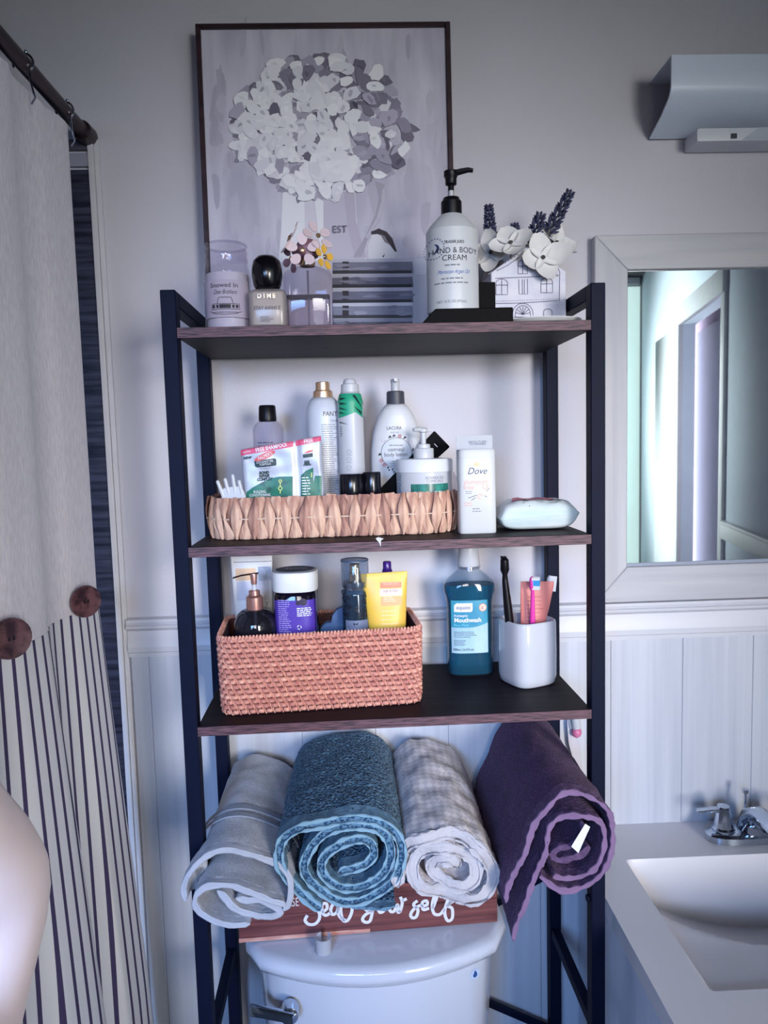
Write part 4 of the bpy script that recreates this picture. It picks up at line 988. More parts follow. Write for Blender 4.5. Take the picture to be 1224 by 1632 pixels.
# oatmeal lotion
f = Fr(632, 700, -0.099, IN2)
Y0 = lambda py: f.z(632, py)
o_ = thing('lotion_bottle', 'oval white oatmeal body lotion bottle with a grey collar', 'bottle', f.o)
ws = [(790, 76), (770, 82), (740, 84), (715, 82), (690, 75), (670, 63), (655, 49), (648, 38), (644, 29)]
cb = Body([(max(0, Y0(py)) if py < 788 else 0.0, w_ * f.k, min(w_, 46) * f.k * 0.9, 2.1) for py, w_ in ws])
part('bottle', cb.mb(44), mat('lotion_white', (212, 212, 216), 0.35, var=0.01), o_, sharp=60)
cr0 = 14.2 * f.k
part('collar', MB().lathe([(cr0, Y0(645)), (cr0 * 1.02, Y0(643)), (cr0 * 0.98, Y0(625)), (cr0 * 0.85, Y0(623.5))], 28), mat('collar_grey', (66, 66, 76), 0.45), o_, sharp=30)
pd = part('pump', MB().lathe([(6.8 * f.k, Y0(624)), (6.8 * f.k, Y0(610)), (7.4 * f.k, Y0(609)), (7.2 * f.k, Y0(605)), (4 * f.k, Y0(604))], 20), WHITEP, o_, sharp=35)
part('pump_spout', MB().tube([(0, 0, Y0(607)), (-0.012 * 0, -0.02, Y0(606.5))], [0.004, 0.003], 10), WHITEP, pd)
dy = -0.019
T(f, 'LACURA', 628, 682.5, 5.2, INK, o_, cb, dy, sx=0.85)
T(f, 'body care', 629, 689, 2.4, INKG, o_, cb, dy)
q = f.p(632, 722, dy); R_ = 24.0 * f.k
part('round_label', MB().poly(arc(q[0], q[1], R_, 0, 350, 35), -0.0004, front=cb.front), mat('label_pale', (206, 210, 218), 0.5), o_, smooth=False)
wr = MB(); wr.strokes([arc(q[0], q[1], R_, 0, 360, 40)], 0.0007, -0.0006, cb.front); part('label_ring', wr, INK, o_, smooth=False)
T(f, 'daily moisturising', 631, 709.5, 2.6, INK, o_, cb, dy, sx=0.85, y=-0.0007)
T(f, 'oatmeal', 631, 716.5, 6.2, INK, o_, cb, dy, sx=0.92, y=-0.0007)
T(f, 'body lotion', 631, 724.5, 6.2, INK, o_, cb, dy, sx=0.92, y=-0.0007)
T(f, 'with\noatmeal\nextract', 628, 738.5, 2.8, INK, o_, cb, dy, sx=0.9, y=-0.0007)
pk, dk = MB(), MB()
for a, kd in ((35, 0), (60, 2), (78, 1), (98, 2), (112, 2), (140, 0), (185, 2), (205, 1), (222, 1), (238, 3), (255, 3), (270, 3), (285, 3), (8, 2), (-10, 2)):
    x, z = q[0] + (R_ + 0.0028) * math.cos(math.radians(a)), q[1] + (R_ + 0.0028) * math.sin(math.radians(a))
    if kd == 1: pk.poly(arc(x, z, 0.0036, 0, 330, 11), -0.0005, front=cb.front)
    elif kd == 0: pk.strokes([[(x + dx, z + dz), (x + dx * 2.2, z + dz * 2.2 + 0.002)] for dx, dz in ((0, 0.0), (0.002, 0.001), (-0.002, 0.002))], 0.0006, -0.0005, cb.front)
    elif kd == 2: dk.poly([(x - 0.003, z - 0.0015), (x, z + 0.004), (x + 0.0035, z)], -0.0005, front=cb.front)
    else: dk.poly(arc(x, z, 0.0018, 0, 300, 6), -0.0005, front=cb.front); dk.poly(arc(x + 0.002, z - 0.004, 0.0016, 0, 300, 6), -0.0005, front=cb.front)
part('floral_print', pk, mat('ink_pink', (196, 150, 156), 0.5), o_, smooth=False); part('leaf_print', dk, mat('ink_charcoal', (52, 52, 64), 0.5), o_, smooth=False)['kind'] = 'stuff'

# black styling brush lying across the basket
a = aty(612, 790, -0.126); b_ = aty(702, 702, -0.130)
ax = (b_ - a).normalized()
br = thing('styling_tool', 'flat black plastic handle leaning diagonally behind the white tub', 'hair tool', a)
u = Vector((0, -1, 0)); sd = ax.cross(u).normalized(); ln_ = (b_ - a).length
def brb(t, wd_, th_): return [a - a + ax * t + sd * sx * wd_ / 2 + u * sy * th_ / 2 for sx, sy in ((-1, -1), (1, -1), (1, 1), (-1, 1))]
part('handle', MB().loft([brb(0, 0.026, 0.009), brb(0.03, 0.028, 0.010), brb(ln_ - 0.03, 0.035, 0.010), brb(ln_ + 0.004, 0.038, 0.010)]), mat('brush_black', (8, 8, 12), 0.6, spec=0.1), br, bevel=0.003)
part('handle_line', MB().loft([[ax * t + sd * 0.009 * sx + u * 0.0053 for sx in (-0.4, 0.4)] + [ax * (t + 0.0008) + sd * 0.009 * sx + u * 0.0053 for sx in (0.4, -0.4)] for t in (ln_ - 0.012,)] * 1, True, False), mat('line_silver', (170, 174, 186), 0.3, metal=0.8), br, smooth=False)

# tub of cream with a pump
f = Fr(676, 760, -0.172, IN2); r = f.w(631, 722, 760) / 2
z0, z1 = f.z(676, 752), f.z(676, 731)
o_ = thing('cream_tub', 'wide white cream tub with a pump dispenser and teal band', 'tub', f.o)
cb = Body([(0, 1.88 * r, 1.88 * r, 2), (0.004, 1.92 * r, 1.92 * r, 2), (z0, 1.94 * r, 1.94 * r, 2)])
part('tub', cb.mb(44), WHITEP, o_, sharp=40)
part('lid', MB().lathe([(r * 0.98, z0), (r, z0 + 0.001), (r, z1 - 0.003), (r * 0.96, z1), (r * 0.3, z1 + 0.001)], 44), mat('lid_white', (222, 224, 230), 0.3), o_, sharp=35)
pz = lambda py: f.z(676, py)
pmx = f.p(676, 710)[0]
pp = part('pump', MB().lathe([(16 * f.k, z1), (16 * f.k, pz(716)), (15 * f.k, pz(714.5)), (11 * f.k, pz(714)), (10.5 * f.k, pz(708)), (8 * f.k, pz(707.5))], 26), WHITEP, o_, sharp=35)
hd = part('pump_head', MB().lathe([(4.2 * f.k, pz(708)), (4.6 * f.k, pz(690)), (7.5 * f.k, pz(688)), (7.5 * f.k, pz(684)), (4.5 * f.k, pz(681.5))], 20), WHITEP, pp, sharp=35)
part('nozzle', MB().tube([(0.0, 0, pz(685)), (-0.008, -0.006, pz(684)), (-0.017, -0.013, pz(685))], [0.0045, 0.004, 0.003], 10), WHITEP, hd)
part('thumb_tab', MB().box((0.003, -0.004, pz(687)), (0.015, 0.004, pz(684.5))), WHITEP, hd, bevel=0.001)
dy = -r * 0.9
T(f, 'ADVANCED\nCLINICALS', 693, 764, 4.2, INKG, o_, cb, dy, sx=0.95)
q = f.p(655, 772, dy); q2 = f.p(716, 790, dy)
xx = min(q2[0], r * 0.9)
bd_ = part('teal_band', cb.label(q[0], xx, q2[1] - 0.02, q[1], 14, 2), mat('band_teal', (32, 62, 66), 0.25, col2=(60, 150, 132), scale=(60, 60, 20)), o_)
T(f, 'COLLAGEN', 684, 787, 7.0, INKW, bd_, cb, dy, sx=1.05, y=-0.0007)
q = f.p(637, 757, dy * 0.5); fine_print(o_, mat('ink_midblue', (60, 104, 150), 0.5), q[0] - 0.004, q[0] + 0.003, q[1], q[1] - 0.03, 12, 0.0012, cb.front, ragged=0.2)

# two small black jars
f = Fr(560, 770, -0.196, IN2)
for (xl, xr, yt, dyy, lab, nm) in ((541, 580, 755, 0.0, 'small black lidded jar in front of the spray cans, left one', 0), (578, 607, 752, 0.004, 'small glossy black jar beside the lotion, right one', 1)):
    g = Fr((xl + xr) / 2, 770, -0.198 + dyy, IN2); r = g.w(xl, xr, 770) / 2; H = g.z((xl + xr) / 2, yt)
    o_ = thing('cosmetic_jar', lab, 'jar', g.o, group='small black jars in the leaf basket')
    part('jar', MB().lathe([(r * 0.9, 0), (r * 0.95, 0.002), (r * 0.95, H * 0.52)], 30), mat('jar_black', (22, 22, 32), 0.15), o_, sharp=35)
    part('lid', MB().lathe([(r * 0.96, H * 0.53), (r, H * 0.55), (r, H - 0.002), (r * 0.93, H), (r * 0.2, H)], 30), mat('jar_lid_black', (16, 16, 24), 0.18), o_, sharp=35)
    if nm == 0: fine_print(o_, INKG, -0.009, 0.011, H * 0.40, H * 0.40, 1, 0.0016, lambda x, z: -math.sqrt(max(1e-8, (r * 0.96) ** 2 - x * x)), ragged=0.0)

# sachet pack
f = Fr(452, 745, -0.212, IN2)
Sx = lambda px, py: f.p(px, py)
o_ = thing('shampoo_sachet', 'silver foil hair mask sachet with a pink banner, leaning in the leaf basket', 'sachet', f.o)
cor = [Sx(391, 812), Sx(518, 806), Sx(512, 694), Sx(384, 716)]
def bil(u, v):
    a, b_, c, d = [Vector(k) for k in cor]; return (a * (1 - u) + b_ * u) * (1 - v) + (d * (1 - u) + c * u) * v
def puff(u, v):
    e = min(1, u / 0.04, (1 - u) / 0.04); e2 = min(1, v / 0.03, (1 - v) / 0.03); s_ = abs(u - 0.69) / 0.02; e3 = min(1, s_)
    return 0.0005 + 0.0055 * max(0, e) ** 0.6 * max(0, e2) ** 0.6 * (0.35 + 0.65 * min(1, s_ / 3)) * (0.8 + 0.3 * noise.noise(Vector((u * 6, v * 5, 1.3))))
nu, nv = 44, 30; vs = []
for sgn in (-1, 1):
    for j in range(nv + 1):
        for i in range(nu + 1):
            p = bil(i / nu, j / nv); vs.append((p.x, sgn * puff(i / nu, j / nv), p.y))
k_ = nu + 1; off_ = k_ * (nv + 1); fs = []
for j in range(nv):
    for i in range(nu):
        a_ = j * k_ + i; fs += [(a_, a_ + 1, a_ + k_ + 1, a_ + k_), (off_ + a_ + 1, off_ + a_, off_ + a_ + k_, off_ + a_ + k_ + 1)]
for i in range(nu): fs += [(i + 1, i, off_ + i, off_ + i + 1), (nv * k_ + i, nv * k_ + i + 1, off_ + nv * k_ + i + 1, off_ + nv * k_ + i)]
for j in range(nv): fs += [(j * k_, (j + 1) * k_, off_ + (j + 1) * k_, off_ + j * k_), ((j + 1) * k_ + nu, j * k_ + nu, off_ + j * k_ + nu, off_ + (j + 1) * k_ + nu)]
part('foil', MB().add(vs, fs), mat('sachet_foil', (186, 190, 204), 0.35, metal=0.15), o_, sharp=70)
def sfront(x, z):
    # invert the quad roughly to find the puffed surface
    u = v = 0.5
    for _ in range(8):
        lo, hi = bil(u, 0).y, bil(u, 1).y; v = (z - lo) / (hi - lo); xl, xr = bil(0, v).x, bil(1, v).x; u = max(0.0, min(1, (x - xl) / (xr - xl)))
    return -puff(u, max(0.0, min(1, v))) - 0.0006
def spatch(uv, m, nm, y=0.0):
    mb = MB(); n1, n2 = 16, 6; a, b_, c, d = [Vector(k) for k in uv]; vs = []
    for j in range(n2 + 1):
        for i in range(n1 + 1):
            u, v = i / n1, j / n2; p = (a * (1 - u) + b_ * u) * (1 - v) + (d * (1 - u) + c * u) * v; vs.append((p.x, sfront(p.x, p.y) + y, p.y))
    return part(nm, mb.add(vs, [(j * (n1 + 1) + i, j * (n1 + 1) + i + 1, (j + 1) * (n1 + 1) + i + 1, (j + 1) * (n1 + 1) + i) for j in range(n2) for i in range(n1)]), m, o_)
def Z2(x, y): return Sx(370 + x / 7.65, 690 + y / 7.65)
PINK = mat('banner_pink', (214, 84, 120), 0.45); SG = mat('sachet_green', (18, 62, 58), 0.4, col2=(30, 110, 88), scale=(60, 60, 60), contrast=(0.5, 0.7))
spatch([Z2(106, 278), Z2(748, 168), Z2(748, 100), Z2(106, 208)], PINK, 'pink_banner')
spatch([Z2(775, 164), Z2(1085, 96), Z2(1082, 40), Z2(775, 94)], PINK, 'pink_banner')
mbp = MB(); mbp.poly([Z2(*p) for p in ((180, 860), (180, 720), (260, 660), (370, 600), (480, 550), (580, 530), (742, 528), (742, 860))], -0.0003, front=sfront); part('green_panel', mbp, SG, o_, smooth=False)
mbp = MB(); mbp.poly([Z2(*p) for p in ((842, 860), (842, 520), (900, 460), (992, 422), (992, 600), (1012, 520), (1092, 522), (1096, 860))], -0.0003, front=sfront); part('green_panel', mbp, SG, o_, smooth=False)
ob = mat('logo_coral', (214, 96, 100), 0.45)
mbp = MB(); c_ = [(405 + 128 * math.cos(a), 280 + 40 * math.sin(a) - 0.42 * 128 * math.cos(a)) for a in [2 * PI * k / 24 for k in range(24)]]; mbp.poly([Z2(*p) for p in c_], -0.0004, front=sfront); part('logo_oval', mbp, ob, o_, smooth=False)
mbp = MB(); mbp.poly([Z2(*p) for p in ((275, 345), (520, 308), (542, 320), (545, 388), (525, 398), (310, 422), (285, 408))], -0.0004, front=sfront); part('logo_plate', mbp, mat('plate_green', (20, 52, 54), 0.45), o_, smooth=False)
mbp = MB(); mbp.poly([Z2(*p) for p in ((872, 252), (930, 215), (990, 205), (985, 225), (920, 245))], -0.0004, front=sfront); part('logo_oval', mbp, ob, o_, smooth=False)
mbp = MB(); mbp.poly([Z2(*p) for p in ((865, 262), (985, 242), (988, 290), (870, 304))], -0.0004, front=sfront); part('logo_plate', mbp, MATS['plate_green'], o_, smooth=False)
tl_ = 0.165
def ST(s, x, y, cap, m, rot=tl_, **k):
    q = Z2(x, y); return text(s, cap / 7.65 * f.k / 0.72, m, o_, q[0], q[1], sfront, rot=rot, y=-0.0009, **k)
ST('WITH', 185, 234, 26, INKW); ST('FREE SHAMPOO!', 482, 178, 48, INKW, sx=0.78, bold=0.0002); ST('FREE', 932, 98, 48, INKW, sx=0.8, bold=0.0002)
ST('NEW', 192, 304, 30, mat('ink_green', (18, 52, 54), 0.5), rot=0.1, bold=0.0003, shear=0.2)
ST("PALMER'S", 408, 282, 44, INKW, rot=0.38, sx=0.72); ST('COCONUT OIL\nFORMULA', 408, 366, 27, INKW, rot=0.1, sx=0.8)
ST('with Vitamin E', 405, 432, 17, INKG, rot=0.08)
ST('BOND\nREPAIR\nCOMPLEX', 395, 525, 34, MATS['ink_green'], rot=0.04, sx=0.85, bold=0.0004, shear=0.25)
ST('BOND\nREPAIR\nCOMPLEX', 915, 368, 18, MATS['ink_green'], rot=0.06, sx=0.85, bold=0.0002, shear=0.25)
ST('BUILDING\nCONDITIONING', 345, 735, 34, INKW, rot=0.0, sx=0.72)
yl = mat('ink_lime', (216, 226, 130), 0.5); mbp = MB()
for cy_, r_ in ((585, 16), (672, 22)):
    q = Z2(592, cy_); mbp.strokes([arc(q[0], q[1], r_ / 7.65 * f.k, 0, 360, 16)], 0.0013, -0.001, sfront)
mbp.strokes([[Z2(592, 604), Z2(592, 648)], [Z2(592, 696), Z2(592, 735)], [Z2(972, 480), Z2(972, 540)]], 0.0014, -0.001, sfront)
part('bond_symbol', mbp, yl, o_, smooth=False)
q = Z2(850, 545); q2 = Z2(960, 740); fine_print(o_, INKW, q[0], q2[0], q[1], q2[1], 7, 0.0016, sfront, y=-0.0009)

# white hair pick
f = Fr(370, 775, -0.224, IN2)
mbp = MB(); o_ = thing('hair_pick', 'white plastic hair pick poking out of the leaf basket', 'comb', f.o)
for px0, py0, px1, py1 in ((357, 792, 347, 767), (365, 788, 359, 763), (375, 786, 371, 757), (386, 788, 381, 766)):
    a = f.p(px0, py0); b_ = f.p(px1, py1); part('tooth', MB().tube([(a[0], 0, a[1]), (b_[0], -0.002, b_[1]), (b_[0] + (b_[0] - a[0]) * 0.06, -0.0022, b_[1] + (b_[1] - a[1]) * 0.06)], [0.0036, 0.0027, 0.0012], 8), WHITEP, o_)
pts = [f.p(*v) for v in ((352, 780), (362, 776), (385, 774), (392, 790), (394, 815), (356, 815))]
part('comb_body', MB().loft([[(x, y, z) for x, z in pts] for y in (-0.003, 0.003)]), WHITEP, o_, bevel=0.001, seg=1)

# purple-filled little bottle behind the tub
f = Fr(719, 770, -0.106, IN2); r = 0.010; H = f.z(719, 752)
o_ = thing('small_vial', 'small clear vial with purple liquid behind the cream tub', 'bottle', f.o)
part('vial', MB().lathe([(r * 0.95, 0), (r, 0.002), (r, H - 0.008), (r * 0.6, H - 0.003), (r * 0.6, H)], 20), CLEAR, o_, sharp=50)
part('liquid', MB().lathe([(r * 0.85, 0.002), (r * 0.85, H * 0.62)], 18), mat('liquid_purple', (150, 84, 176), 0.3), o_, sharp=50)

# deodorant
f = Fr(759, 770, -0.226, S2); Wd = f.w(729, 788, 800); H = f.z(759, 716); dp_ = 0.034
o_ = thing('deodorant_stick', 'white deodorant stick with a pale backing card standing on the middle shelf', 'deodorant', f.o)
cb = Body([(0, Wd * 0.97, dp_ * 0.95, 5), (0.002, Wd, dp_, 5), (H * 0.97, Wd * 0.99, dp_, 5), (H, Wd * 0.95, dp_ * 0.92, 4)])
part('stick_body', cb.mb(40), mat('deodorant_white', (206, 207, 208), 0.35, var=0.01), o_, sharp=45)
part('cap_seam', cb.mb(40, -0.0002, H * 0.90, H * 0.903), mat('seam_grey', (190, 194, 200), 0.5), o_, sharp=45)
zc_ = f.z(759, 694)
bc_ = part('backing_card', MB().box((-Wd / 2 * 0.98, dp_ * 0.40, H * 0.6), (Wd / 2 * 0.98, dp_ * 0.44, zc_)), mat('card_grey', (170, 174, 184), 0.4), o_, smooth=False)
q = f.p(762, 706, dp_ * 0.4); text('GENTLE TO SKIN\n72H FRESHNESS', 3.0 * f.k / 0.72, NAVY, bc_, q[0] - 0.001, q[1], lambda x, z: dp_ * 0.40, sx=0.92)
dy = -dp_ / 2
T(f, 'Dove', 760, 751, 10.5, NAVY, o_, cb, dy, shear=0.35, sx=0.95)
q = f.p(759.5, 740, dy); mbp = MB(); mbp.poly(arc(q[0], q[1], 4.6 * f.k, 0, 330, 11, 3.4 * f.k), -0.0004, front=cb.front); part('gold_bird', mbp, mat('logo_gold', (228, 196, 150), 0.4), o_, smooth=False)
ORG = mat('ink_coral', (226, 168, 150), 0.5)
T(f, 'aluminum', 759, 768, 8.2, ORG, o_, cb, dy, sx=0.88); T(f, 'free', 747, 777, 8.2, ORG, o_, cb, dy, sx=0.9)
q = f.p(742, 783.5, dy); fine_print(o_, INKG, q[0], q[0] + 0.013, q[1], q[1] - 0.003, 2, 0.0009, cb.front)
mbp = MB()
for a_, b_ in (((746, 794), (760, 789)), ((751, 797.5), (758, 793)), ((775, 783), (780, 778)), ((772, 790), (776, 792)), ((775, 779), (777, 776))): mbp.strokes([[f.p(*a_, dy), f.p(*b_, dy)]], 0.0008, -0.0004, cb.front)
part('brush_print', mbp, NAVY, o_, smooth=False)
mbp = MB(); q = f.p(773, 775, dy); mbp.strokes([arc(q[0], q[1], 4 * f.k, 120, 420, 12)], 0.001, -0.0004, cb.front); q = f.p(765, 791, dy); mbp.strokes([arc(q[0], q[1], 3.5 * f.k, 0, 300, 12)], 0.001, -0.0004, cb.front); part('swirl_print', mbp, ORG, o_, smooth=False)
q = f.p(740, 802, dy); fine_print(o_, ORG, q[0], q[0] + 0.014, q[1], q[1] - 0.0035, 2, 0.0012, cb.front)
q = f.p(753, 811, dy); fine_print(o_, INKG, q[0], q[0] + 0.016, q[1], q[1] - 0.004, 2, 0.0012, cb.front)

# pack of wipes
f = Fr(852, 830, -0.195, S2); x0, x1 = f.p(792, 830)[0], f.p(910, 830)[0]; Wd = x1 - x0
o_ = thing('wipes_pack', 'soft pale mint pack of wipes lying at the right of the middle shelf', 'wipes', f.o)
nu, nv = 40, 26; dpp = 0.085; zt_ = 0.047
def wp(u, v, top):
    e = max(0.0, (1 - abs(2 * u - 1) ** 5)) * max(0.0, 1 - abs(2 * v - 1) ** 5)
    x = x0 + Wd * u; y = -dpp / 2 + dpp * v
    nz_ = 0.004 * noise.noise(Vector((u * 5, v * 4, 2 + top))) + 0.002 * noise.noise(Vector((u * 14, v * 9, 4)))
    mid = 0.020 + 0.008 * u
    if top: z = mid + (zt_ - mid) * e ** 0.55 + nz_ * e
    else: z = mid - (mid - 0.001) * e ** 0.35
    sh_x = 1 - 0.06 * (1 - e)
    return ((x - (x0 + x1) / 2) * (1.0 if e else 1.03) + (x0 + x1) / 2, y, max(0.0008, z))
vs = [wp(i / nu, j / nv, tp) for tp in (0, 1) for j in range(nv + 1) for i in range(nu + 1)]
k_ = nu + 1; off_ = k_ * (nv + 1); fs = []
for j in range(nv):
    for i in range(nu):
        a_ = j * k_ + i; fs += [(a_ + 1, a_, a_ + k_, a_ + k_ + 1), (off_ + a_, off_ + a_ + 1, off_ + a_ + k_ + 1, off_ + a_ + k_)]
part('pack', MB().add(vs, fs), mat('pack_mint', (224, 230, 231), 0.3, col2=(196, 216, 216), scale=(14, 14, 50)), o_, sharp=80)
def wtop(pts, m, nm, dz=0.0008):
    mb = MB(); n1 = 8; a, b_, c, d = [Vector(k) for k in pts]; vs = []
    for j in range(n1 + 1):
        for i in range(n1 + 1):
            p = (a * (1 - i / n1) + b_ * i / n1) * (1 - j / n1) + (d * (1 - i / n1) + c * i / n1) * j / n1; q = wp(p.x, p.y, 1); vs.append((q[0], q[1], q[2] + dz))
    return part(nm, mb.add(vs, [(j * (n1 + 1) + i, j * (n1 + 1) + i + 1, (j + 1) * (n1 + 1) + i + 1, (j + 1) * (n1 + 1) + i) for j in range(n1) for i in range(n1)]), m, o_)
wtop([(0.16, 0.30), (0.72, 0.26), (0.78, 0.62), (0.24, 0.66)], mat('flap_rose', (198, 118, 136), 0.4), 'resealable_flap', 0.0012)
wtop([(0.74, 0.3), (0.98, 0.3), (0.80, 0.8), (0.60, 0.8)], mat('pack_white', (214, 216, 222), 0.4), 'pack_fold', 0.001)
mbp = MB(); mbp.tube([wp(0.2, 0.72, 1), wp(0.22, 0.80, 1), wp(0.34, 0.82, 1), wp(0.42, 0.80, 1), wp(0.44, 0.72, 1)], 0.0011, 6); mbp.tube([wp(0.3, 0.12, 1), wp(0.38, 0.2, 1), wp(0.37, 0.06, 1)], 0.0007, 5)
part('pack_print', mbp, INK, o_)
# torn scrap on the shelf edge
a = aty(605, 862, -0.2965)
tag(part('paper_scrap', MB().loft([[(x, y, z) for x, z in ((-0.006, 0.004), (-0.002, 0.006), (0.006, 0.0035), (0.002, 0.001), (0.0015, -0.009), (-0.001, -0.002))] for y in (-0.0005, 0)]), mat('scrap_white', (206, 204, 210), 0.7), loc=(a.x, -0.2985 + a.x * RYAW, a.z), smooth=False), 'tiny torn white scrap stuck to the middle shelf edge', 'scrap')

# ------------------------------------------------------------------ lower shelf
fl_ = atz(352, 1143, S3); fr2 = atz(675, 1122, S3)
byaw = math.atan2(fr2.y - fl_.y, fr2.x - fl_.x); BLn = (Vector((fr2.x, fr2.y)) - Vector((fl_.x, fl_.y))).length; BDp = 0.150
mid = (fl_ + fr2) / 2; bc = Vector((mid.x - math.sin(byaw) * BDp / 2, mid.y + math.cos(byaw) * BDp / 2, S3))
BHt = aty(352, 1018, fl_.y + 0.004).z - S3
rat = thing('rattan_basket', 'rectangular reddish rattan basket on the lower shelf', 'basket', bc, byaw)
RAT = mat('rattan', (214, 150, 132), 0.55, col2=(174, 106, 98), scale=(90, 90, 90), bump=0.15)
RAT2 = mat('rattan_pale', (232, 172, 150), 0.55, col2=(200, 132, 118), scale=(120, 120, 120))
rfn, rtot = rrect(BLn, BDp, 0.022)
NR = 15; rp = BHt / NR; per = 0.0128; npd = int(rtot / per); per = rtot / npd
def weave(s, i): return 0.5 + 0.5 * math.sin(2 * PI * (s / per + 0.37 * i))
for i in range(NR):
    ns = npd * 7; outr = []
    zc_ = (i + 0.5) * rp; slope = 0.012 * (1 - i / NR)
    rings = [[] for _ in range(6)]
    for k in range(ns):
        s = rtot * k / ns; x, y, tx, ty = rfn(s); nx_, ny_ = ty, -tx
        shrink = -0.0025 * (1 - i / NR); wv = weave(s, i); o_n = shrink + 0.0034 * min(1.0, 1.5 * wv)
        if i == 0: o_n -= 0.002
        for q, (dn, dz) in enumerate(((-0.004, -0.40), (-0.0008, -0.40), (0.0012, -0.2), (0.0012, 0.2), (-0.0008, 0.40), (-0.004, 0.40))):
            rings[q].append((x + nx_ * (o_n + dn), y + ny_ * (o_n + dn), zc_ + dz * rp + 0.0008))
    part('weaver_strand', MB().loft(rings + [rings[0]], False, False), RAT if i % 3 else RAT2, rat, sharp=50)
sb = MB()
for i in range(NR):
    for k in range(npd):
        s = (k + 0.75 - 0.37 * i) * per; x, y, tx, ty = rfn(s); nx_, ny_ = ty, -tx
        sh0 = -0.0025 * (1 - i / NR); P = []
        for t, ofs in ((-0.8, -0.003), (-0.45, 0.0012), (0.0, 0.0024), (0.45, 0.0012), (0.8, -0.003)):
            P.append((x + nx_ * (sh0 + ofs) - tx * 0.0012 * t * 2, y + ny_ * (sh0 + ofs) - ty * 0.0012 * t * 2, min(BHt, max(0.001, (i + 0.5 + t * 0.9) * rp + 0.0008))))
        sb.tube(P, 0.0011, 5)
o = part('stake_weave', sb, RAT2, rat); o['kind'] = 'stuff'
rr = lambda sc, z: [(lambda q: (q[0] + q[3] * -0.0 - q[3] * 0 + (-q[3]) * -sc, q[1] + (q[2]) * -sc, z))(rfn(rtot * k / 90)) for k in range(90)]
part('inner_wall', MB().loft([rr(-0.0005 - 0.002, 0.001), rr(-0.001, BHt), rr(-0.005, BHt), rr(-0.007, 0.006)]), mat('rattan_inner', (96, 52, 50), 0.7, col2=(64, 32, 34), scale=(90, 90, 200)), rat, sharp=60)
rim = MB()
for k in range(0, int(rtot / 0.0052)):
    s = k * 0.0052; x, y, tx, ty = rfn(s); nx_, ny_ = ty, -tx
    rim.tube([(x + nx_ * 0.0025 - tx * 0.002, y + ny_ * 0.0025 - ty * 0.002, BHt - 0.0035), (x + nx_ * 0.001, y + ny_ * 0.001, BHt + 0.0028), (x - nx_ * 0.0045 + tx * 0.002, y - ny_ * 0.0045 + ty * 0.002, BHt - 0.001)], 0.0021, 5)
o = part('rim_wrap', rim, RAT2, rat); o['kind'] = 'stuff'

IN3 = S3 + 0.007
# soap dispenser with copper pump
f = Fr(407, 980, -0.205, IN3); r = f.w(371, 441, 990) / 2; Z = lambda py: f.z(405, py)
o_ = thing('soap_dispenser', 'round dark glass soap dispenser with a copper pump in the rattan basket', 'soap dispenser', f.o)
cb = Body([(0, 1.9 * r, 1.9 * r, 2), (0.004, 2 * r, 2 * r, 2), (Z(1000), 2 * r, 2 * r, 2), (Z(988), 1.9 * r, 1.9 * r, 2), (Z(978), 1.62 * r, 1.62 * r, 2), (Z(972), 1.2 * r, 1.2 * r, 2), (Z(970), 0.8 * r, 0.8 * r, 2)])
part('bottle', cb.mb(40), glass('smoke_glass', (130, 130, 142), 0.9, 0.04, 0.3, (70, 68, 80)), o_, sharp=60)
part('soap', cb.mb(36, 0.004, 0.005, Z(1003)), mat('soap_grey', (92, 90, 100), 0.3), o_, sharp=60)
lb = part('paper_label', cb.label(-r * 0.86, r * 0.98, Z(1060), Z(1009), 16, 2), mat('label_cream', (196, 196, 206), 0.6), o_)
T(f, 'Sweet Mint', 416, 1020, 10, INK, lb, cb, -r, shear=0.4, sx=0.62, y=-0.0006)
COP = mat('copper', (198, 146, 134), 0.3, metal=0.75)
px0 = f.p(405, 950)[0]
pp = part('pump', MB().lathe([(13.6 * f.k, Z(972)), (13.8 * f.k, Z(970)), (13.4 * f.k, Z(951)), (11 * f.k, Z(949)), (9 * f.k, Z(948)), (8.8 * f.k, Z(941)), (6 * f.k, Z(940))], 28), COP, o_, sharp=35)
part('pump_tube', MB().lathe([(3.6 * f.k, Z(941)), (3.6 * f.k, Z(930))], 14), WHITEP, pp)
hd = part('pump_head', MB().lathe([(4.5 * f.k, Z(931)), (5.8 * f.k, Z(916)), (5.5 * f.k, Z(914)), (2 * f.k, Z(913))], 18), COP, pp, sharp=35)
part('nozzle', MB().loft([[(x * f.k, y, Z(zz) + dz) for y, dz in ((-0.004, 0), (0.004, 0), (0.003, 0.002), (-0.003, 0.002))] for x, zz in ((8, 914.5), (-8, 916), (-20, 917.5), (-33, 921))]), mat('copper_dark', (96, 62, 62), 0.35, metal=0.7), hd, bevel=0.0006, seg=1)
part('dip_tube', MB().lathe([(0.003, 0.01), (0.003, Z(972))], 10), mat('tube_frost', (190, 190, 198), 0.5), o_)

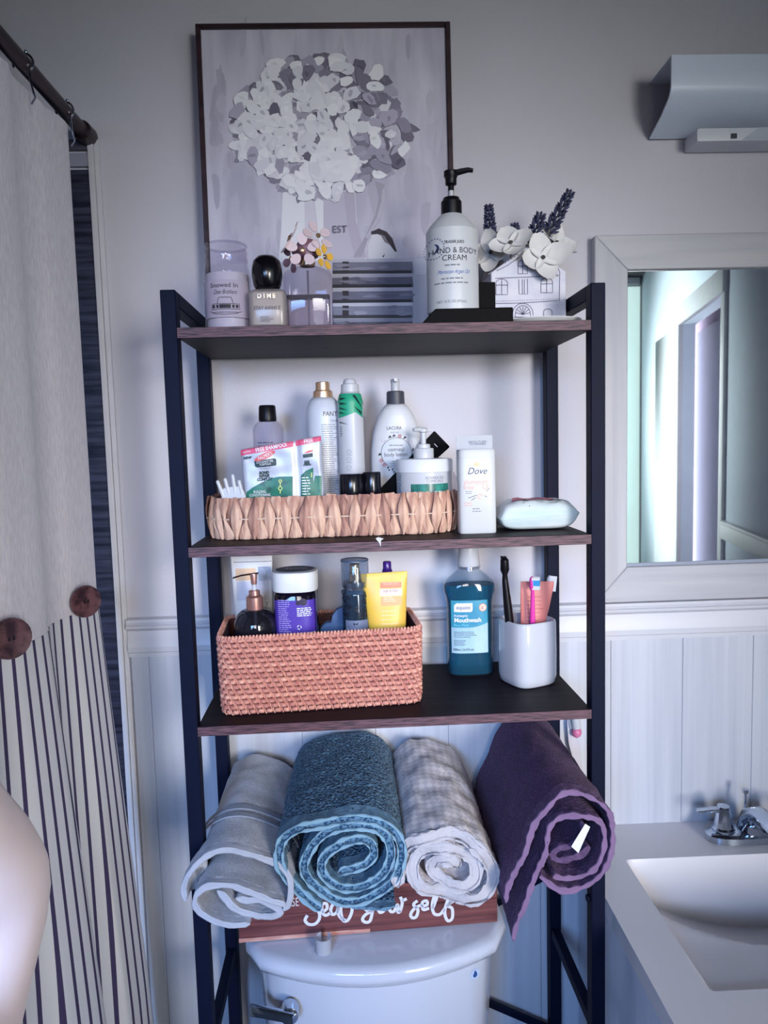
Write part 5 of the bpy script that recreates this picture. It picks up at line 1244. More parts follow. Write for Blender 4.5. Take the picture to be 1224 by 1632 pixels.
# white tube behind it
f = Fr(403, 940, -0.135, IN3)
o_ = thing('lotion_tube', 'upright white and peach tube behind the soap dispenser', 'tube', f.o)
Z = lambda py: f.z(403, py)
pts = [(0.0, 40, 34), (Z(1000), 58, 30), (Z(940), 63, 16), (Z(895), 66, 4), (Z(886), 66, 3)]
cb = Body([(z, w_ * f.k, d * f.k, 2.3) for z, w_, d in pts])
part('tube', cb.mb(36), mat('tube_cream', (226, 222, 220), 0.35), o_, sharp=60)
part('peach_patch', cb.label(f.p(376, 910)[0], f.p(408, 910)[0], Z(924), Z(905)), mat('patch_peach', (232, 190, 150), 0.5), o_)
part('grey_patch', cb.label(f.p(412, 910)[0], f.p(432, 910)[0], Z(925), Z(903)), mat('patch_grey', (150, 158, 178), 0.5, col2=(190, 194, 206), scale=(90, 90, 90)), o_)
part('pale_patch', cb.label(f.p(378, 940)[0], f.p(430, 940)[0], Z(955), Z(925)), mat('patch_mist', (206, 200, 206), 0.5, col2=(188, 186, 200), scale=(40, 40, 40)), o_)
part('crimp', cb.label(f.p(371, 890)[0] + 0.001, f.p(434, 890)[0] - 0.001, Z(895.5), Z(894.5), 4, 1), INKG, o_)
T(f, 'Y', 426, 963, 8, INKG, o_, cb, -0.01)

# purple gummies jar
f = Fr(472, 960, -0.185, IN3); Wd = f.w(436, 508, 960); Z = lambda py: f.z(472, py)
o_ = thing('vitamin_jar', 'purple labelled vitamin jar with a wide white lid in the rattan basket', 'jar', f.o)
cb = Body([(0, Wd * 0.94, Wd * 0.94, 3.2), (0.004, Wd * 0.97, Wd * 0.97, 3.2), (Z(944), Wd * 0.97, Wd * 0.97, 3.2), (Z(939), Wd * 0.9, Wd * 0.9, 2.6), (Z(936), Wd * 0.85, Wd * 0.85, 2.2)])
part('jar', cb.mb(44), glass('amber_dark', (90, 80, 110), 0.8, 0.04, 0.55, (38, 30, 52)), o_, sharp=50)
PUR = mat('label_purple', (84, 58, 168), 0.4, var=0.08)
lb = part('purple_label', cb.label(-Wd * 0.47, Wd * 0.455, 0.01, Z(950), 22, 4), PUR, o_)
lid = part('lid', MB().loft([sring(Wd * 0.98, Wd * 0.98, Z(938), 2.8, 44), sring(Wd * 1.0, Wd * 1.0, Z(936), 2.8, 44), sring(Wd * 1.0, Wd * 1.0, Z(911), 2.8, 44), sring(Wd * 0.96, Wd * 0.96, Z(908), 2.8, 44), sring(Wd * 0.86, Wd * 0.86, Z(907.5), 2.6, 44)]), mat('lid_offwhite', (222, 221, 220), 0.35), o_, sharp=40)
part('lid_disc', MB().lathe([(Wd * 0.42, Z(907.4)), (Wd * 0.42, Z(907.4) + 0.001), (Wd * 0.05, Z(907.4) + 0.001)], 36), mat('lid_grey', (96, 96, 108), 0.4), lid, smooth=False)
o = text('Sune', 0.02, INKW, lid, 0, 0, shear=0.3); o.rotation_euler = (-PI / 2, 0, 0); o.location = (0, 0, Z(907.4) + 0.0016)
dy = -Wd / 2
q = f.p(443, 956, dy * 0.8); q2 = f.p(465, 1010, dy); fine_print(lb, mat('ink_lilac', (176, 166, 214), 0.5), q[0], q2[0], q[1], q2[1], 17, 0.0012, cb.front, y=-0.0007)
q = f.p(473, 970, dy); q2 = f.p(498, 981, dy); fine_print(lb, INKW, q[0], q2[0], q[1], q2[1], 5, 0.0015, cb.front, y=-0.0007, ragged=0.15)
mbp = MB(); q = f.p(480, 960, dy); mbp.poly(arc(q[0] + 0.003, q[1], 0.006, 0, 340, 14), -0.0007, front=cb.front); mbp.poly(arc(q[0] - 0.005, q[1] - 0.001, 0.004, 0, 340, 12), -0.0007, front=cb.front); part('berry_print', mbp, mat('ink_berry', (40, 28, 62), 0.5), lb, smooth=False)
mbp = MB(); q = f.p(477, 1000, dy)
for k in range(3):
    a = 120 * k + 90; mbp.strokes([arc(q[0], q[1], 0.003, a, a + 80, 5)], 0.0013, -0.0007, cb.front)
part('recycling_mark', mbp, INKW, lb, smooth=False)
mbp = MB(); q = f.p(473, 1009, dy); q2 = f.p(503, 1030, dy); mbp.poly([(q[0], q2[1]), (q2[0], q2[1]), (q2[0], q[1]), (q[0], q[1])], -0.0006, front=cb.front); part('barcode_field', mbp, INKW, lb, smooth=False)
mbp = MB(); x = q[0] + 0.0015; rn = random.Random(4)
while x < q2[0] - 0.002:
    w_ = rn.choice((0.0005, 0.001, 0.0014)); mbp.poly([(x, q2[1] + 0.001), (x + w_, q2[1] + 0.001), (x + w_, q[1] - 0.0015), (x, q[1] - 0.0015)], -0.0008, front=cb.front); x += w_ + rn.choice((0.0006, 0.001))
part('barcode', mbp, INK, lb, smooth=False)

# blue cloud-shaped box
f = Fr(535, 990, -0.165, IN3); Z = lambda py: f.z(535, py)
o_ = thing('cloud_box', 'flat blue cloud-shaped case beside the body mist', 'case', f.o)
cl = [f.p(*v) for v in ((510, 1040), (508, 1010), (511, 998), (519, 991), (528, 990), (530, 979), (537, 970), (547, 965), (558, 968), (566, 978), (567, 990), (574, 1000), (575, 1015), (572, 1040))]
cl = [(x, max(0.0005, z)) for x, z in cl]
part('case', MB().loft([[(x * s, y, z if s == 1 else z * 0.995) for x, z in cl] for s, y in ((0.96, -0.009), (1, -0.007), (1, 0.007), (0.96, 0.009))]), mat('case_blue', (62, 92, 136), 0.45), o_, sharp=50)
T(f, 'LOVE', 543, 996, 4.5, mat('ink_teal', (70, 128, 150), 0.5), o_, lambda x, z: -0.0092, -0.009); T(f, 'DREAM', 541, 1009, 7.5, mat('ink_sage', (110, 150, 150), 0.5), o_, lambda x, z: -0.0092, -0.009, bold=0.0003)

# body mist
f = Fr(567, 960, -0.190, IN3); r = f.w(545, 589, 960) / 2; Z = lambda py: f.z(567, py)
o_ = thing('body_mist', 'clear body mist bottle with a transparent cap and dark floral print', 'bottle', f.o)
cb = Body([(0, 1.9 * r, 1.9 * r, 2), (0.004, 2 * r, 2 * r, 2), (Z(946), 2 * r, 2 * r, 2), (Z(940), 1.9 * r, 1.9 * r, 2), (Z(937), 1.6 * r, 1.6 * r, 2)])
part('bottle', cb.mb(36), glass('blue_glass', (176, 196, 212), 0.9, 0.03, 0.15, (120, 146, 168)), o_, sharp=50)
part('liquid', cb.mb(32, 0.003, 0.004, Z(951)), glass('mist_liquid', (150, 178, 200), 0.5, 0.03, 0.25, (110, 140, 165)), o_, sharp=50)
part('collar', MB().lathe([(r * 0.86, Z(938)), (r * 0.9, Z(934)), (r * 0.9, Z(926)), (r * 0.5, Z(925))], 28), mat('collar_silver', (176, 184, 196), 0.2, metal=0.9), o_, sharp=35)
part('sprayer', MB().lathe([(r * 0.42, Z(926)), (r * 0.42, Z(912)), (r * 0.36, Z(911)), (r * 0.36, Z(899)), (r * 0.3, Z(898))], 22), mat('sprayer_gold', (220, 200, 170), 0.2, metal=0.85), o_, sharp=35)
cp = MB().lathe([(r * 1.0, Z(935)), (r * 1.0, Z(893)), (r * 0.96, Z(891.5)), (r * 0.9, Z(891.5))], 32, False, True); part('cap', cp, glass('cap_clear', (215, 222, 232), 1.0, 0.03, 0.06, (150, 165, 185)), o_, sharp=40)
part('cap_rim', MB().lathe([(r * 1.01, Z(893.6)), (r * 1.01, Z(892)), (r * 0.98, Z(891))], 32, False, False), mat('rim_slate', (74, 88, 112), 0.3), o_)
lb = part('front_label', cb.label(-r * 0.75, r * 0.85, Z(1060), Z(984), 12, 2), mat('label_slate', (112, 122, 150), 0.5), o_)
T(f, 'BUTTERFLY', 567, 1004, 4.2, mat('ink_pale', (186, 194, 214), 0.5), lb, cb, -r, y=-0.0007)
mbp = MB(); q = f.p(567, 995, -r)
for s in (-1, 1): mbp.poly([(q[0], q[1]), (q[0] + s * 0.004, q[1] + 0.003), (q[0] + s * 0.003, q[1] - 0.002)], -0.0007, front=cb.front)
for px, py, rr_ in ((552, 955, 6), (583, 958, 5), (552, 978, 5), (585, 972, 6), (570, 970, 5), (556, 966, 4), (577, 980, 5), (548, 946, 4), (583, 948, 4)):
    q = f.p(px, py, -r * 0.8); mbp.strokes([arc(q[0], q[1], rr_ * f.k, random.uniform(0, 180), random.uniform(260, 420), 10, rr_ * f.k * 0.7), arc(q[0] + 0.002, q[1] - 0.002, rr_ * 0.6 * f.k, 0, 260, 8)], 0.0016, -0.0005, cb.front)
part('floral_print', mbp, mat('ink_midnight', (26, 28, 44), 0.4), o_, smooth=False)

# yellow tube
f = Fr(620, 960, -0.200, IN3); Z = lambda py: f.z(620, py)
o_ = thing('yellow_tube', 'bright yellow squeeze tube standing on its cap in the rattan basket', 'tube', f.o)
cb = Body([(0.0, 54 * f.k, 40 * f.k, 2.2), (Z(1008), 58 * f.k, 34 * f.k, 2.2), (Z(960), 66 * f.k, 20 * f.k, 2.3), (Z(925), 72 * f.k, 8 * f.k, 2.6), (Z(918), 74 * f.k, 3 * f.k, 3), (Z(912), 74 * f.k, 2.6 * f.k, 3)])
part('tube', cb.mb(40), mat('tube_yellow', (236, 196, 70), 0.35, col2=(228, 182, 84), scale=(30, 30, 30)), o_, sharp=60, rot=(0, -0.035, 0))
def yl_(x0, x1, y0, y1, c, nm): return part(nm, cb.label(f.p(x0, y0, -0.012)[0], f.p(x1, y0, -0.012)[0], Z(y1), Z(y0), 8, 3, 0.0005), mat('patch_' + nm, c, 0.5), o_)
yl_(606, 640, 927, 936, (228, 140, 104), 'coral_band'); yl_(605, 641, 937, 948, (226, 206, 196), 'pale_band'); yl_(607, 640, 949, 963, (234, 172, 118), 'peach_band')
T(f, "TRADER JOE'S", 623, 931.5, 3.8, mat('ink_rose', (236, 196, 180), 0.5), o_, cb, -0.012, sx=0.8, y=-0.0009); T(f, 'high & daily', 623, 942.5, 4.2, mat('ink_taupe', (176, 150, 144), 0.5), o_, cb, -0.012, sx=0.85, y=-0.0009)
q = f.p(611, 953, -0.012); fine_print(o_, mat('ink_cream', (246, 214, 180), 0.5), q[0], q[0] + 0.022, q[1], q[1] - 0.006, 3, 0.0014, cb.front, y=-0.0009)
q = f.p(608, 975, -0.015); fine_print(o_, MATS['ink_cream'], q[0], q[0] + 0.028, q[1], q[1] - 0.02, 4, 0.0012, cb.front, y=-0.0007)

# purple-capped bottle behind
f = Fr(617, 905, -0.150, IN3); Z = lambda py: f.z(617, py)
o_ = thing('serum_bottle', 'slim bottle with a glossy purple cap behind the yellow tube', 'bottle', f.o)
part('bottle', MB().lathe([(0.011, 0), (0.012, 0.002), (0.012, Z(925)), (0.009, Z(918))], 24), mat('bottle_plum', (60, 46, 92), 0.3), o_, sharp=40)
part('cap', MB().lathe([(0.0085, Z(918)), (0.0085, Z(908)), (0.0072, Z(907)), (0.007, Z(896)), (0.006, Z(894.5))], 24), mat('cap_purple', (66, 34, 118), 0.2), o_, sharp=40)

# mouthwash
f = Fr(748, 980, -0.088, S3); Wd = f.w(708, 790, 920); Z = lambda py: f.z(748, py)
o_ = thing('mouthwash_bottle', 'clear bottle of blue mouthwash with a white cap on the lower shelf', 'bottle', f.o)
dpt_ = 0.055
cb = Body([(0, Wd * 0.84, dpt_ * 0.9, 3), (0.005, Wd * 0.90, dpt_, 3.2), (Z(1045), Wd * 0.88, dpt_, 3.2), (Z(960), Wd * 0.88, dpt_, 3.2), (Z(948), Wd * 0.93, dpt_, 3), (Z(940), Wd, dpt_, 2.8), (Z(930), Wd, dpt_, 2.6), (Z(924), Wd * 0.92, dpt_ * 0.94, 2.4), (Z(913), Wd * 0.60, dpt_ * 0.76, 2.1), (Z(907), Wd * 0.42, Wd * 0.42, 2), (Z(902), Wd * 0.40, Wd * 0.40, 2)])
part('bottle', cb.mb(48), glass('mouthwash_plastic', (226, 234, 240), 0.9, 0.04, 0.03, (190, 205, 215)), o_, sharp=50)
part('liquid', cb.mb(44, 0.0015, 0.003, Z(930)), glass('mouthwash_blue', (110, 200, 220), 0.3, 0.05, 0.38, (44, 158, 192)), o_, sharp=50)
part('neck_ring', MB().lathe([(Wd * 0.23, Z(905)), (Wd * 0.235, Z(903)), (Wd * 0.23, Z(901))], 30), CLEAR, o_)
part('cap', MB().lathe([(Wd * 0.215, Z(901)), (Wd * 0.22, Z(900)), (Wd * 0.17, Z(858)), (Wd * 0.165, Z(856)), (Wd * 0.05, Z(855.5))], 36), WHITEP, o_, sharp=35)
x0, x1 = f.p(720, 1000, -dpt_ / 2)[0], f.p(778, 1000, -dpt_ / 2)[0]; zt_, zm, zb_ = f.z(748, 957, -dpt_ / 2), f.z(748, 1000, -dpt_ / 2), f.z(748, 1041, -dpt_ / 2)
lb = part('front_label', cb.label(x0, x1, zb_, zt_, 14, 6, 0.0006), mat('label_teal', (74, 168, 190), 0.4, col2=(44, 138, 172), scale=(20, 20, 12)), o_)
mbp = MB(); n1 = 14; vs = []
for j in (0, 1):
    for i in range(n1 + 1):
        x = x0 + (x1 - x0) * i / n1; z = zb_ if j == 0 else zm + 0.0075 * max(0, (i / n1 - 0.55) / 0.45) ** 1.5; vs.append((x, cb.front(x, z) - 0.0009, z))
part('pale_field', mbp.add(vs, [(i, i + 1, n1 + 2 + i, n1 + 1 + i) for i in range(n1)]), mat('label_ice', (178, 206, 218), 0.45, col2=(150, 190, 210), scale=(25, 25, 8)), lb)
dy = -dpt_ / 2; fb_ = lambda x, z: cb.front(x, z) - 0.0009
a = f.p(724, 976, dy); b_ = f.p(753, 961, dy); mbp = MB(); mbp.poly([(a[0], a[1]), (b_[0] - 0.002, a[1]), (b_[0], a[1] + 0.004), (b_[0], b_[1]), (a[0] + 0.004, b_[1]), (a[0], b_[1] - 0.004)], front=fb_); part('logo_field', mbp, INKW, lb, smooth=False)
T(f, 'equate', 738.5, 968.5, 6.5, NAVY, lb, fb_, dy, sx=0.9, y=-0.0005)
T(f, 'Antiseptic', 734.5, 981.5, 3.8, INKW, lb, fb_, dy, bold=0.0001); T(f, 'Mouthwash', 745.5, 988.5, 6.8, INKW, lb, fb_, dy, bold=0.0003, sx=0.95); T(f, 'Blue Mint', 735, 996.5, 4.2, mat('ink_aqua', (120, 206, 222), 0.5), lb, fb_, dy)
q = f.p(769.5, 968, dy); mbp = MB(); mbp.poly(arc(q[0], q[1], 6.2 * f.k, 0, 345, 23), front=fb_); part('round_seal', mbp, mat('seal_orange', (222, 150, 110), 0.5), lb, smooth=False)
mbp = MB(); mbp.poly(arc(q[0], q[1], 5.0 * f.k, 0, 345, 23), -0.0003, front=fb_); part('seal_disc', mbp, mat('seal_pale', (226, 214, 204), 0.5), lb, smooth=False); fine_print(lb, mat('ink_rust', (200, 110, 80), 0.5), q[0] - 0.0035, q[0] + 0.0035, q[1] + 0.002, q[1] - 0.0025, 4, 0.0009, fb_, y=-0.0005)
q = f.p(724, 1008, dy); fine_print(lb, mat('ink_steel', (70, 92, 112), 0.5), q[0], q[0] + 0.042, q[1], q[1] - 0.009, 4, 0.0011, fb_); q = f.p(724, 1021, dy); fine_print(lb, MATS['ink_steel'], q[0], q[0] + 0.024, q[1], q[1] - 0.009, 5, 0.0009, fb_)
T(f, '500mL (16.9 fl oz)', 739, 1035.5, 3.6, mat('ink_deep', (30, 48, 70), 0.5), lb, fb_, dy, sx=0.85, bold=0.0001)

# white tumbler
tc_ = atz(845, 1098, S3); f = Fr(840, 1040, tc_.y + 0.040, S3); Wd = f.w(795, 886, 1030); H = f.z(840, 985)
o_ = thing('toothbrush_tumbler', 'glossy white square-sided ceramic tumbler holding toothbrushes', 'tumbler', f.o, 0.42)
Ws = Wd * 0.86
cer = mat('tumbler_ceramic', (200, 202, 210), 0.12, var=0.01, coat=0.3)
secs = [(0.0006, Ws * 0.86), (0.004, Ws * 0.94), (0.015, Ws * 0.99), (H * 0.5, Ws), (H - 0.004, Ws * 0.985), (H - 0.001, Ws * 0.965)]
rings = [sring(w_, w_, z, 3.6, 48) for z, w_ in secs] + [sring(Ws * 0.93, Ws * 0.93, H, 3.6, 48), sring(Ws * 0.895, Ws * 0.895, H - 0.0015, 3.6, 48), sring(Ws * 0.88, Ws * 0.88, H - 0.006, 3.6, 48), sring(Ws * 0.87, Ws * 0.87, 0.01, 3.6, 48)]
part('cup', MB().loft(rings), cer, o_, sharp=60)
tx_, ty_ = f.o.x, f.o.y
def brush(name, label, base_px, neck_px, top_px, Yb, Yt, m, rad, bristle=None, side=None):
    a = aty(*base_px, Yb); b_ = aty(*neck_px, (Yb + Yt) / 2 if False else Yb + (Yt - Yb) * 0.6); c = aty(*top_px, Yt)
    a.z = max(a.z, S3 + 0.012)
    o = thing(name, label, 'toothbrush', a)
    d = lambda p: p - a
    n1 = b_ + (c - b_) * 0.25
    part('handle', MB().tube([d(a), d(a + (b_ - a) * 0.3), d(a + (b_ - a) * 0.65), d(b_), d(n1), d(c - (c - b_) * 0.55), d(c - (c - b_) * 0.12), d(c)], [rad * 0.8, rad, rad * 0.95, rad * 0.66, rad * 0.55, rad * 0.98, rad * 0.9, rad * 0.35], 12), m, o)
    if bristle is not None:
        ax_ = (c - b_).normalized(); s_ = Vector(side).normalized(); L_ = (c - b_).length * 0.62; bm_ = MB(); bm2 = MB()
        for i in range(9):
            for j in range(3):
                p = d(c) - ax_ * (0.002 + L_ * i / 9) + ax_.cross(s_).normalized() * (j - 1) * 0.0032
                (bm2 if 2 <= i <= 5 and len(bristle) > 1 else bm_).tube([p, p + s_ * 0.0125 + ax_ * random.uniform(-0.0005, 0.0005)], 0.0016, 5)
        part('bristles', bm_, bristle[0], o)
        if len(bristle) > 1: part('bristle_band', bm2, bristle[1], o)
    return o
BW_ = mat('bristle_white', (226, 228, 234), 0.6); BB_ = mat('bristle_blue', (70, 160, 220), 0.6)
brush('toothbrush', 'matte black toothbrush with its back turned, in the tumbler', (818, 1050), (805, 925), (804, 888), ty_ - 0.012, ty_ - 0.010, BLACKP, 0.0078, [mat('bristle_black', (24, 22, 30), 0.6)], (0.0, 1, 0.1))
brush('toothbrush', 'bright pink toothbrush with white and blue bristles', (848, 1060), (849, 950), (848, 919), ty_ - 0.014, ty_ - 0.020, mat('brush_pink', (232, 70, 168), 0.25), 0.0052, [BW_, BB_], (0.9, -0.4, 0.0))
brush('toothbrush', 'white toothbrush with white bristles leaning to the post', (856, 1070), (872, 955), (876, 917), ty_ + 0.004, ty_ + 0.022, mat('brush_white', (210, 208, 218), 0.3), 0.0045, [BW_], (0.95, -0.2, -0.15))
a = aty(840, 1060, ty_ + 0.002); top_l, top_r = aty(826, 922, ty_ + 0.006), aty(877, 930, ty_ + 0.010)
o_ = thing('face_wash_tube', 'coral pink flat tube among the toothbrushes', 'tube', (a.x, a.y, S3 + 0.013))
ht = (top_l.z + top_r.z) / 2 - S3 - 0.013; cxt = (top_l.x + top_r.x) / 2 - a.x; wt = (top_r - top_l).length
CT = mat('tube_coral', (240, 142, 132), 0.35, var=0.04)
part('tube', MB().loft([sring(0.030, 0.022, 0.0, 2, 28), sring(0.033, 0.022, ht * 0.3, 2.1, 28, cxt * 0.3), sring(wt * 0.86, 0.012, ht * 0.7, 2.3, 28, cxt * 0.75), sring(wt, 0.003, ht * 0.95, 3, 28, cxt), sring(wt, 0.0028, ht, 3, 28, cxt)]), CT, o_, sharp=60, rot=(-0.03, 0.03, 0))
fine_print(o_, mat('ink_brick', (196, 96, 92), 0.5), cxt * 0.7 - 0.014, cxt * 0.7 + 0.016, ht * 0.85, ht * 0.55, 8, 0.001, lambda x, z: -0.011)

# ------------------------------------------------------------------ rolled towels on the cross bars
def towel_sheet(root, path, Yf, Yb, th, mt, hm, name, hem_w=0.016, hem_d=0.018, recess=0.0, wav=0.0025, nz=0.0011, zmin=None, fold=0.0, shrink=0.96, seed=0, amp=1.0, zs=1.0, edge=None, rip=0.7, double=False, endmat=None):
    P = catmull([(aty(px, py, Yf).x, aty(px, py, Yf).z, 0) for px, py in path], 0.004)
    n = len(P); N_ = []
    for i in range(n):
        t = (P[min(i + 1, n - 1)] - P[max(i - 1, 0)]); t.normalize(); N_.append(Vector((-t.y, t.x, 0)))
    cxx = sum(p.x for p in P) / n; czz = min(p.y for p in P)
    def ring(y, dt, off=0.0, fz=0.0):
        k = (y - Yf) / (Yb - Yf); s = 1 + (shrink - 1) * k; s2 = 1 + (zs - 1) * k; o_, i_ = [], []
        for j in range(n):
            u = j / (n - 1); e = min(1, j / 2.0, (n - 1 - j) / 2.0) * 0.7 + 0.3
            yy = y + (recess * u + wav * math.sin(u * n * 0.30 + seed) + wav * noise.noise(Vector((u * 9, seed, 0)))) * (1 - min(1, k * 3))
            for sg, lst in ((1, o_), (-1, i_)):
                d_ = (off + sg * dt / 2) * e; q = P[j] + N_[j] * d_
                nn = noise.noise(Vector((q.x * 300 + seed, yy * 300, q.y * 300))) * nz + noise.noise(Vector((q.x * 40 + seed, yy * 30, q.y * 40))) * nz * 2.2 * amp
                nn += rip * fz * math.sin(u * n * 1.35 + seed)
                q = q + N_[j] * (nn * sg)
                x = cxx + (q.x - cxx) * s; z = czz + (q.y - czz) * s2
                lim = 0.293 + max(0.0, -0.302 - yy) * 1.6; x = max(-lim - 0.002, min(lim, x))
                if zmin is not None: z = max(z, zmin) if k > 0.12 else z
                lst.append((x - root.location.x, yy - root.location.y, z - root.location.z))
        return o_ + i_[::-1]
    K = 34
    if double:   # two plies: nubby pile between two hemmed edges
        Y0_ = Yf + 0.0045; rows = [ring(Y0_, th * 0.72), ring(Y0_ + 0.001, th * 0.9)] + [ring(Y0_ + 0.003 + (Yb - Y0_ - 0.003) * (k / K), th) for k in range(K + 1)]
        body = part(name, MB().loft(rows, strip=True), mt, root, sharp=75)
        if endmat: part('pile_end', MB().loft([ring(Y0_ - 0.0022, th * 0.5), ring(Y0_ - 0.0016, th * 0.8), ring(Y0_ + 0.0016, th * 0.94)], strip=True), endmat, body, sharp=75)
        for sg_ in (1, -1):
            of_ = sg_ * (th / 2 - 0.0006)
            part('hem', MB().loft([ring(Yf + 0.0024, 0.0030, of_, 0.0010), ring(Yf + hem_d * 0.5, 0.0030, of_, 0.0011), ring(Yf + hem_d * 0.92, 0.0030, of_, 0.0006), ring(Yf + hem_d, 0.0034, of_, 0.0)], strip=True), hm, body, sharp=75)
            part('edge_cord', MB().loft([ring(Yf + 0.0004, 0.0014, of_, 0.0010), ring(Yf, 0.0028, of_, 0.0010), ring(Yf + 0.0012, 0.0036, of_, 0.0010), ring(Yf + 0.0026, 0.0034, of_, 0.0010)], strip=True), edge or hm, body, sharp=75)
        return body
    rows = [ring(Yf + hem_d * 0.9 + (Yb - Yf - hem_d) * (k / K), th) for k in range(K + 1)]
    body = part(name, MB().loft(rows, strip=True), mt, root, sharp=75)
    hr = [ring(Yf + 0.002, th * 0.9, 0, 0.0009), ring(Yf + 0.003, th * 1.0, 0, 0.0012), ring(Yf + hem_d * 0.55, th * 0.98, 0, 0.0012), ring(Yf + hem_d * 0.9, th * 0.98, 0, 0.0006), ring(Yf + hem_d, th * 1.04, 0, 0.0)]
    part('hem', MB().loft(hr, strip=True), hm, body, sharp=75)
    er = [ring(Yf + 0.0008, th * 0.35, 0, 0.0009), ring(Yf, th * 0.8, 0, 0.0009), ring(Yf + 0.001, th * 1.12, 0, 0.0011), ring(Yf + 0.0032, th * 1.08, 0, 0.0012)]
    part('edge_cord', MB().loft(er, strip=True), edge or hm, body, sharp=75)
    return body
def terry(key, c1, c2, bs, strength, bumpscale, kind='noise'):
    return mat(key, c1, 0.95, col2=c2, scale=bs, bump=strength, bscale=bumpscale, sheen=0.08, spec=0.1, detail=8, kind=kind)
RZ0 = CBZ + 0.006
def crop(s, x0, y0, pts): return [(x0 + x / s, y0 + y / s) for x, y in pts]
# left pale grey towel
t1 = thing('rolled_towel', 'pale grey rolled towel with a woven band, leftmost under the lower shelf', 'towel', (aty(380, 1440, -0.32).x, -0.18, RZ0))
G1 = terry('terry_grey', (196, 198, 206), (176, 178, 190), (260, 260, 260), 0.35, (500, 500, 500)); GH = mat('hem_grey', (176, 178, 189), 0.9, bump=0.2, bscale=(500, 500, 500))
outer = crop(3.308, 270, 1140, [(82, 985), (70, 925), (95, 850), (150, 780), (235, 728), (335, 716), (450, 742), (560, 790), (628, 850), (640, 930), (628, 1000), (600, 1035)])
towel_sheet(t1, outer, -0.345, -0.05, 0.0085, G1, GH, 'outer_layer', seed=1, wav=0.002, zs=1.14, rip=0.2)
inner = crop(3.308, 270, 1140, [(612, 1010), (520, 970), (400, 928), (290, 902), (200, 905), (150, 940), (132, 990), (160, 1050), (230, 1090), (330, 1106), (425, 1104)])
towel_sheet(t1, inner, -0.348, -0.06, 0.0085, G1, GH, 'inner_layer', seed=2, wav=0.0025, zs=1.05, rip=0.2)
core = crop(3.308, 270, 1140, [(250, 925), (300, 965), (360, 1030), (440, 1062), (530, 1064), (585, 1035), (560, 1010), (470, 985), (400, 985), (350, 965)])
towel_sheet(t1, core, -0.338, -0.07, 0.009, G1, GH, 'core_fold', seed=3, wav=0.003, rip=0.2)
# the woven band across its outer layer
def band(root, path, Yf, Y0, Y1, th, m, nm):
    P = catmull([(aty(px, py, Yf).x, aty(px, py, Yf).z, 0) for px, py in path], 0.005); n = len(P); cxx = sum(p.x for p in P) / n; czz = min(p.y for p in P); rows = []
    for y in (Y0, Y0 + 0.002, Y1 - 0.002, Y1):
        k = (y - Yf) / (-0.05 - Yf); s = 1 - 0.04 * k; s2 = 1 + 0.14 * k; up, dn = [], []
        for j in range(n):
            t = (P[min(j + 1, n - 1)] - P[max(j - 1, 0)]).normalized(); nr = Vector((-t.y, t.x, 0))
            for o_, lst in ((th * 1.12 / 2 * SG_, up), (th * 0.9 / 2 * SG_, dn)):
                q = P[j] + nr * o_; lst.append((cxx + (q.x - cxx) * s - root.location.x, y - root.location.y, czz + (q.y - czz) * s2 - root.location.z))
        rows.append(up + dn[::-1])
    return part(nm, MB().loft(rows, strip=True), m, root, sharp=70)
SG_ = 1
BN = mat('band_grey', (150, 156, 172), 0.9, bump=0.3, bscale=(900, 60, 900))
band(t1, outer[1:10], -0.345, -0.262, -0.250, 0.014, BN, 'woven_band'); band(t1, outer[1:10], -0.345, -0.240, -0.226, 0.014, BN, 'woven_band')
# blue towel
t2 = thing('rolled_towel', 'teal blue rolled bath towel showing its spiral end', 'towel', (aty(543, 1440, -0.335).x, -0.18, RZ0))
B1 = terry('terry_blue', (98, 134, 162), (44, 74, 104), (230, 230, 230), 1.0, (190, 190, 190), 'voronoi'); BHm = mat('hem_blue', (112, 146, 170), 0.9, col2=(84, 118, 146), scale=(150, 150, 150), bump=0.3, bscale=(260, 260, 260))
p = crop(5.83, 440, 1270, [(420, 1050), (200, 880), (62, 700), (28, 570), (45, 445), (110, 362), (220, 302), (350, 272), (500, 245), (650, 226), (800, 222), (930, 238), (1050, 298), (1130, 390), (1168, 490), (1165, 610), (1120, 750), (1040, 850), (930, 930), (800, 985), (650, 995), (520, 960), (400, 885), (305, 795), (258, 700), (265, 610), (315, 510), (390, 420), (480, 355), (590, 310), (710, 292), (840, 298), (950, 335), (1030, 410), (1068, 510), (1055, 630), (990, 750), (890, 835), (760, 878), (630, 875), (520, 835), (440, 765), (415, 690), (440, 605), (510, 530), (610, 468), (730, 432), (830, 440), (900, 500), (905, 590), (840, 660), (730, 700), (620, 728), (580, 770)])
towel_sheet(t2, p, -0.345, -0.05, 0.0125, B1, BHm, 'terry_roll', recess=0.010, seed=4, zmin=RZ0 + 0.001, wav=0.0018, hem_d=0.026, zs=1.07, double=True, edge=mat('edge_blue', (128, 162, 182), 0.9))
tf = crop(5.83, 440, 1270, [(640, 1010), (780, 1030), (900, 1040), (1010, 1045), (1110, 1030)])
towel_sheet(t2, tf, -0.338, -0.2, 0.006, B1, BHm, 'under_flap', seed=8)
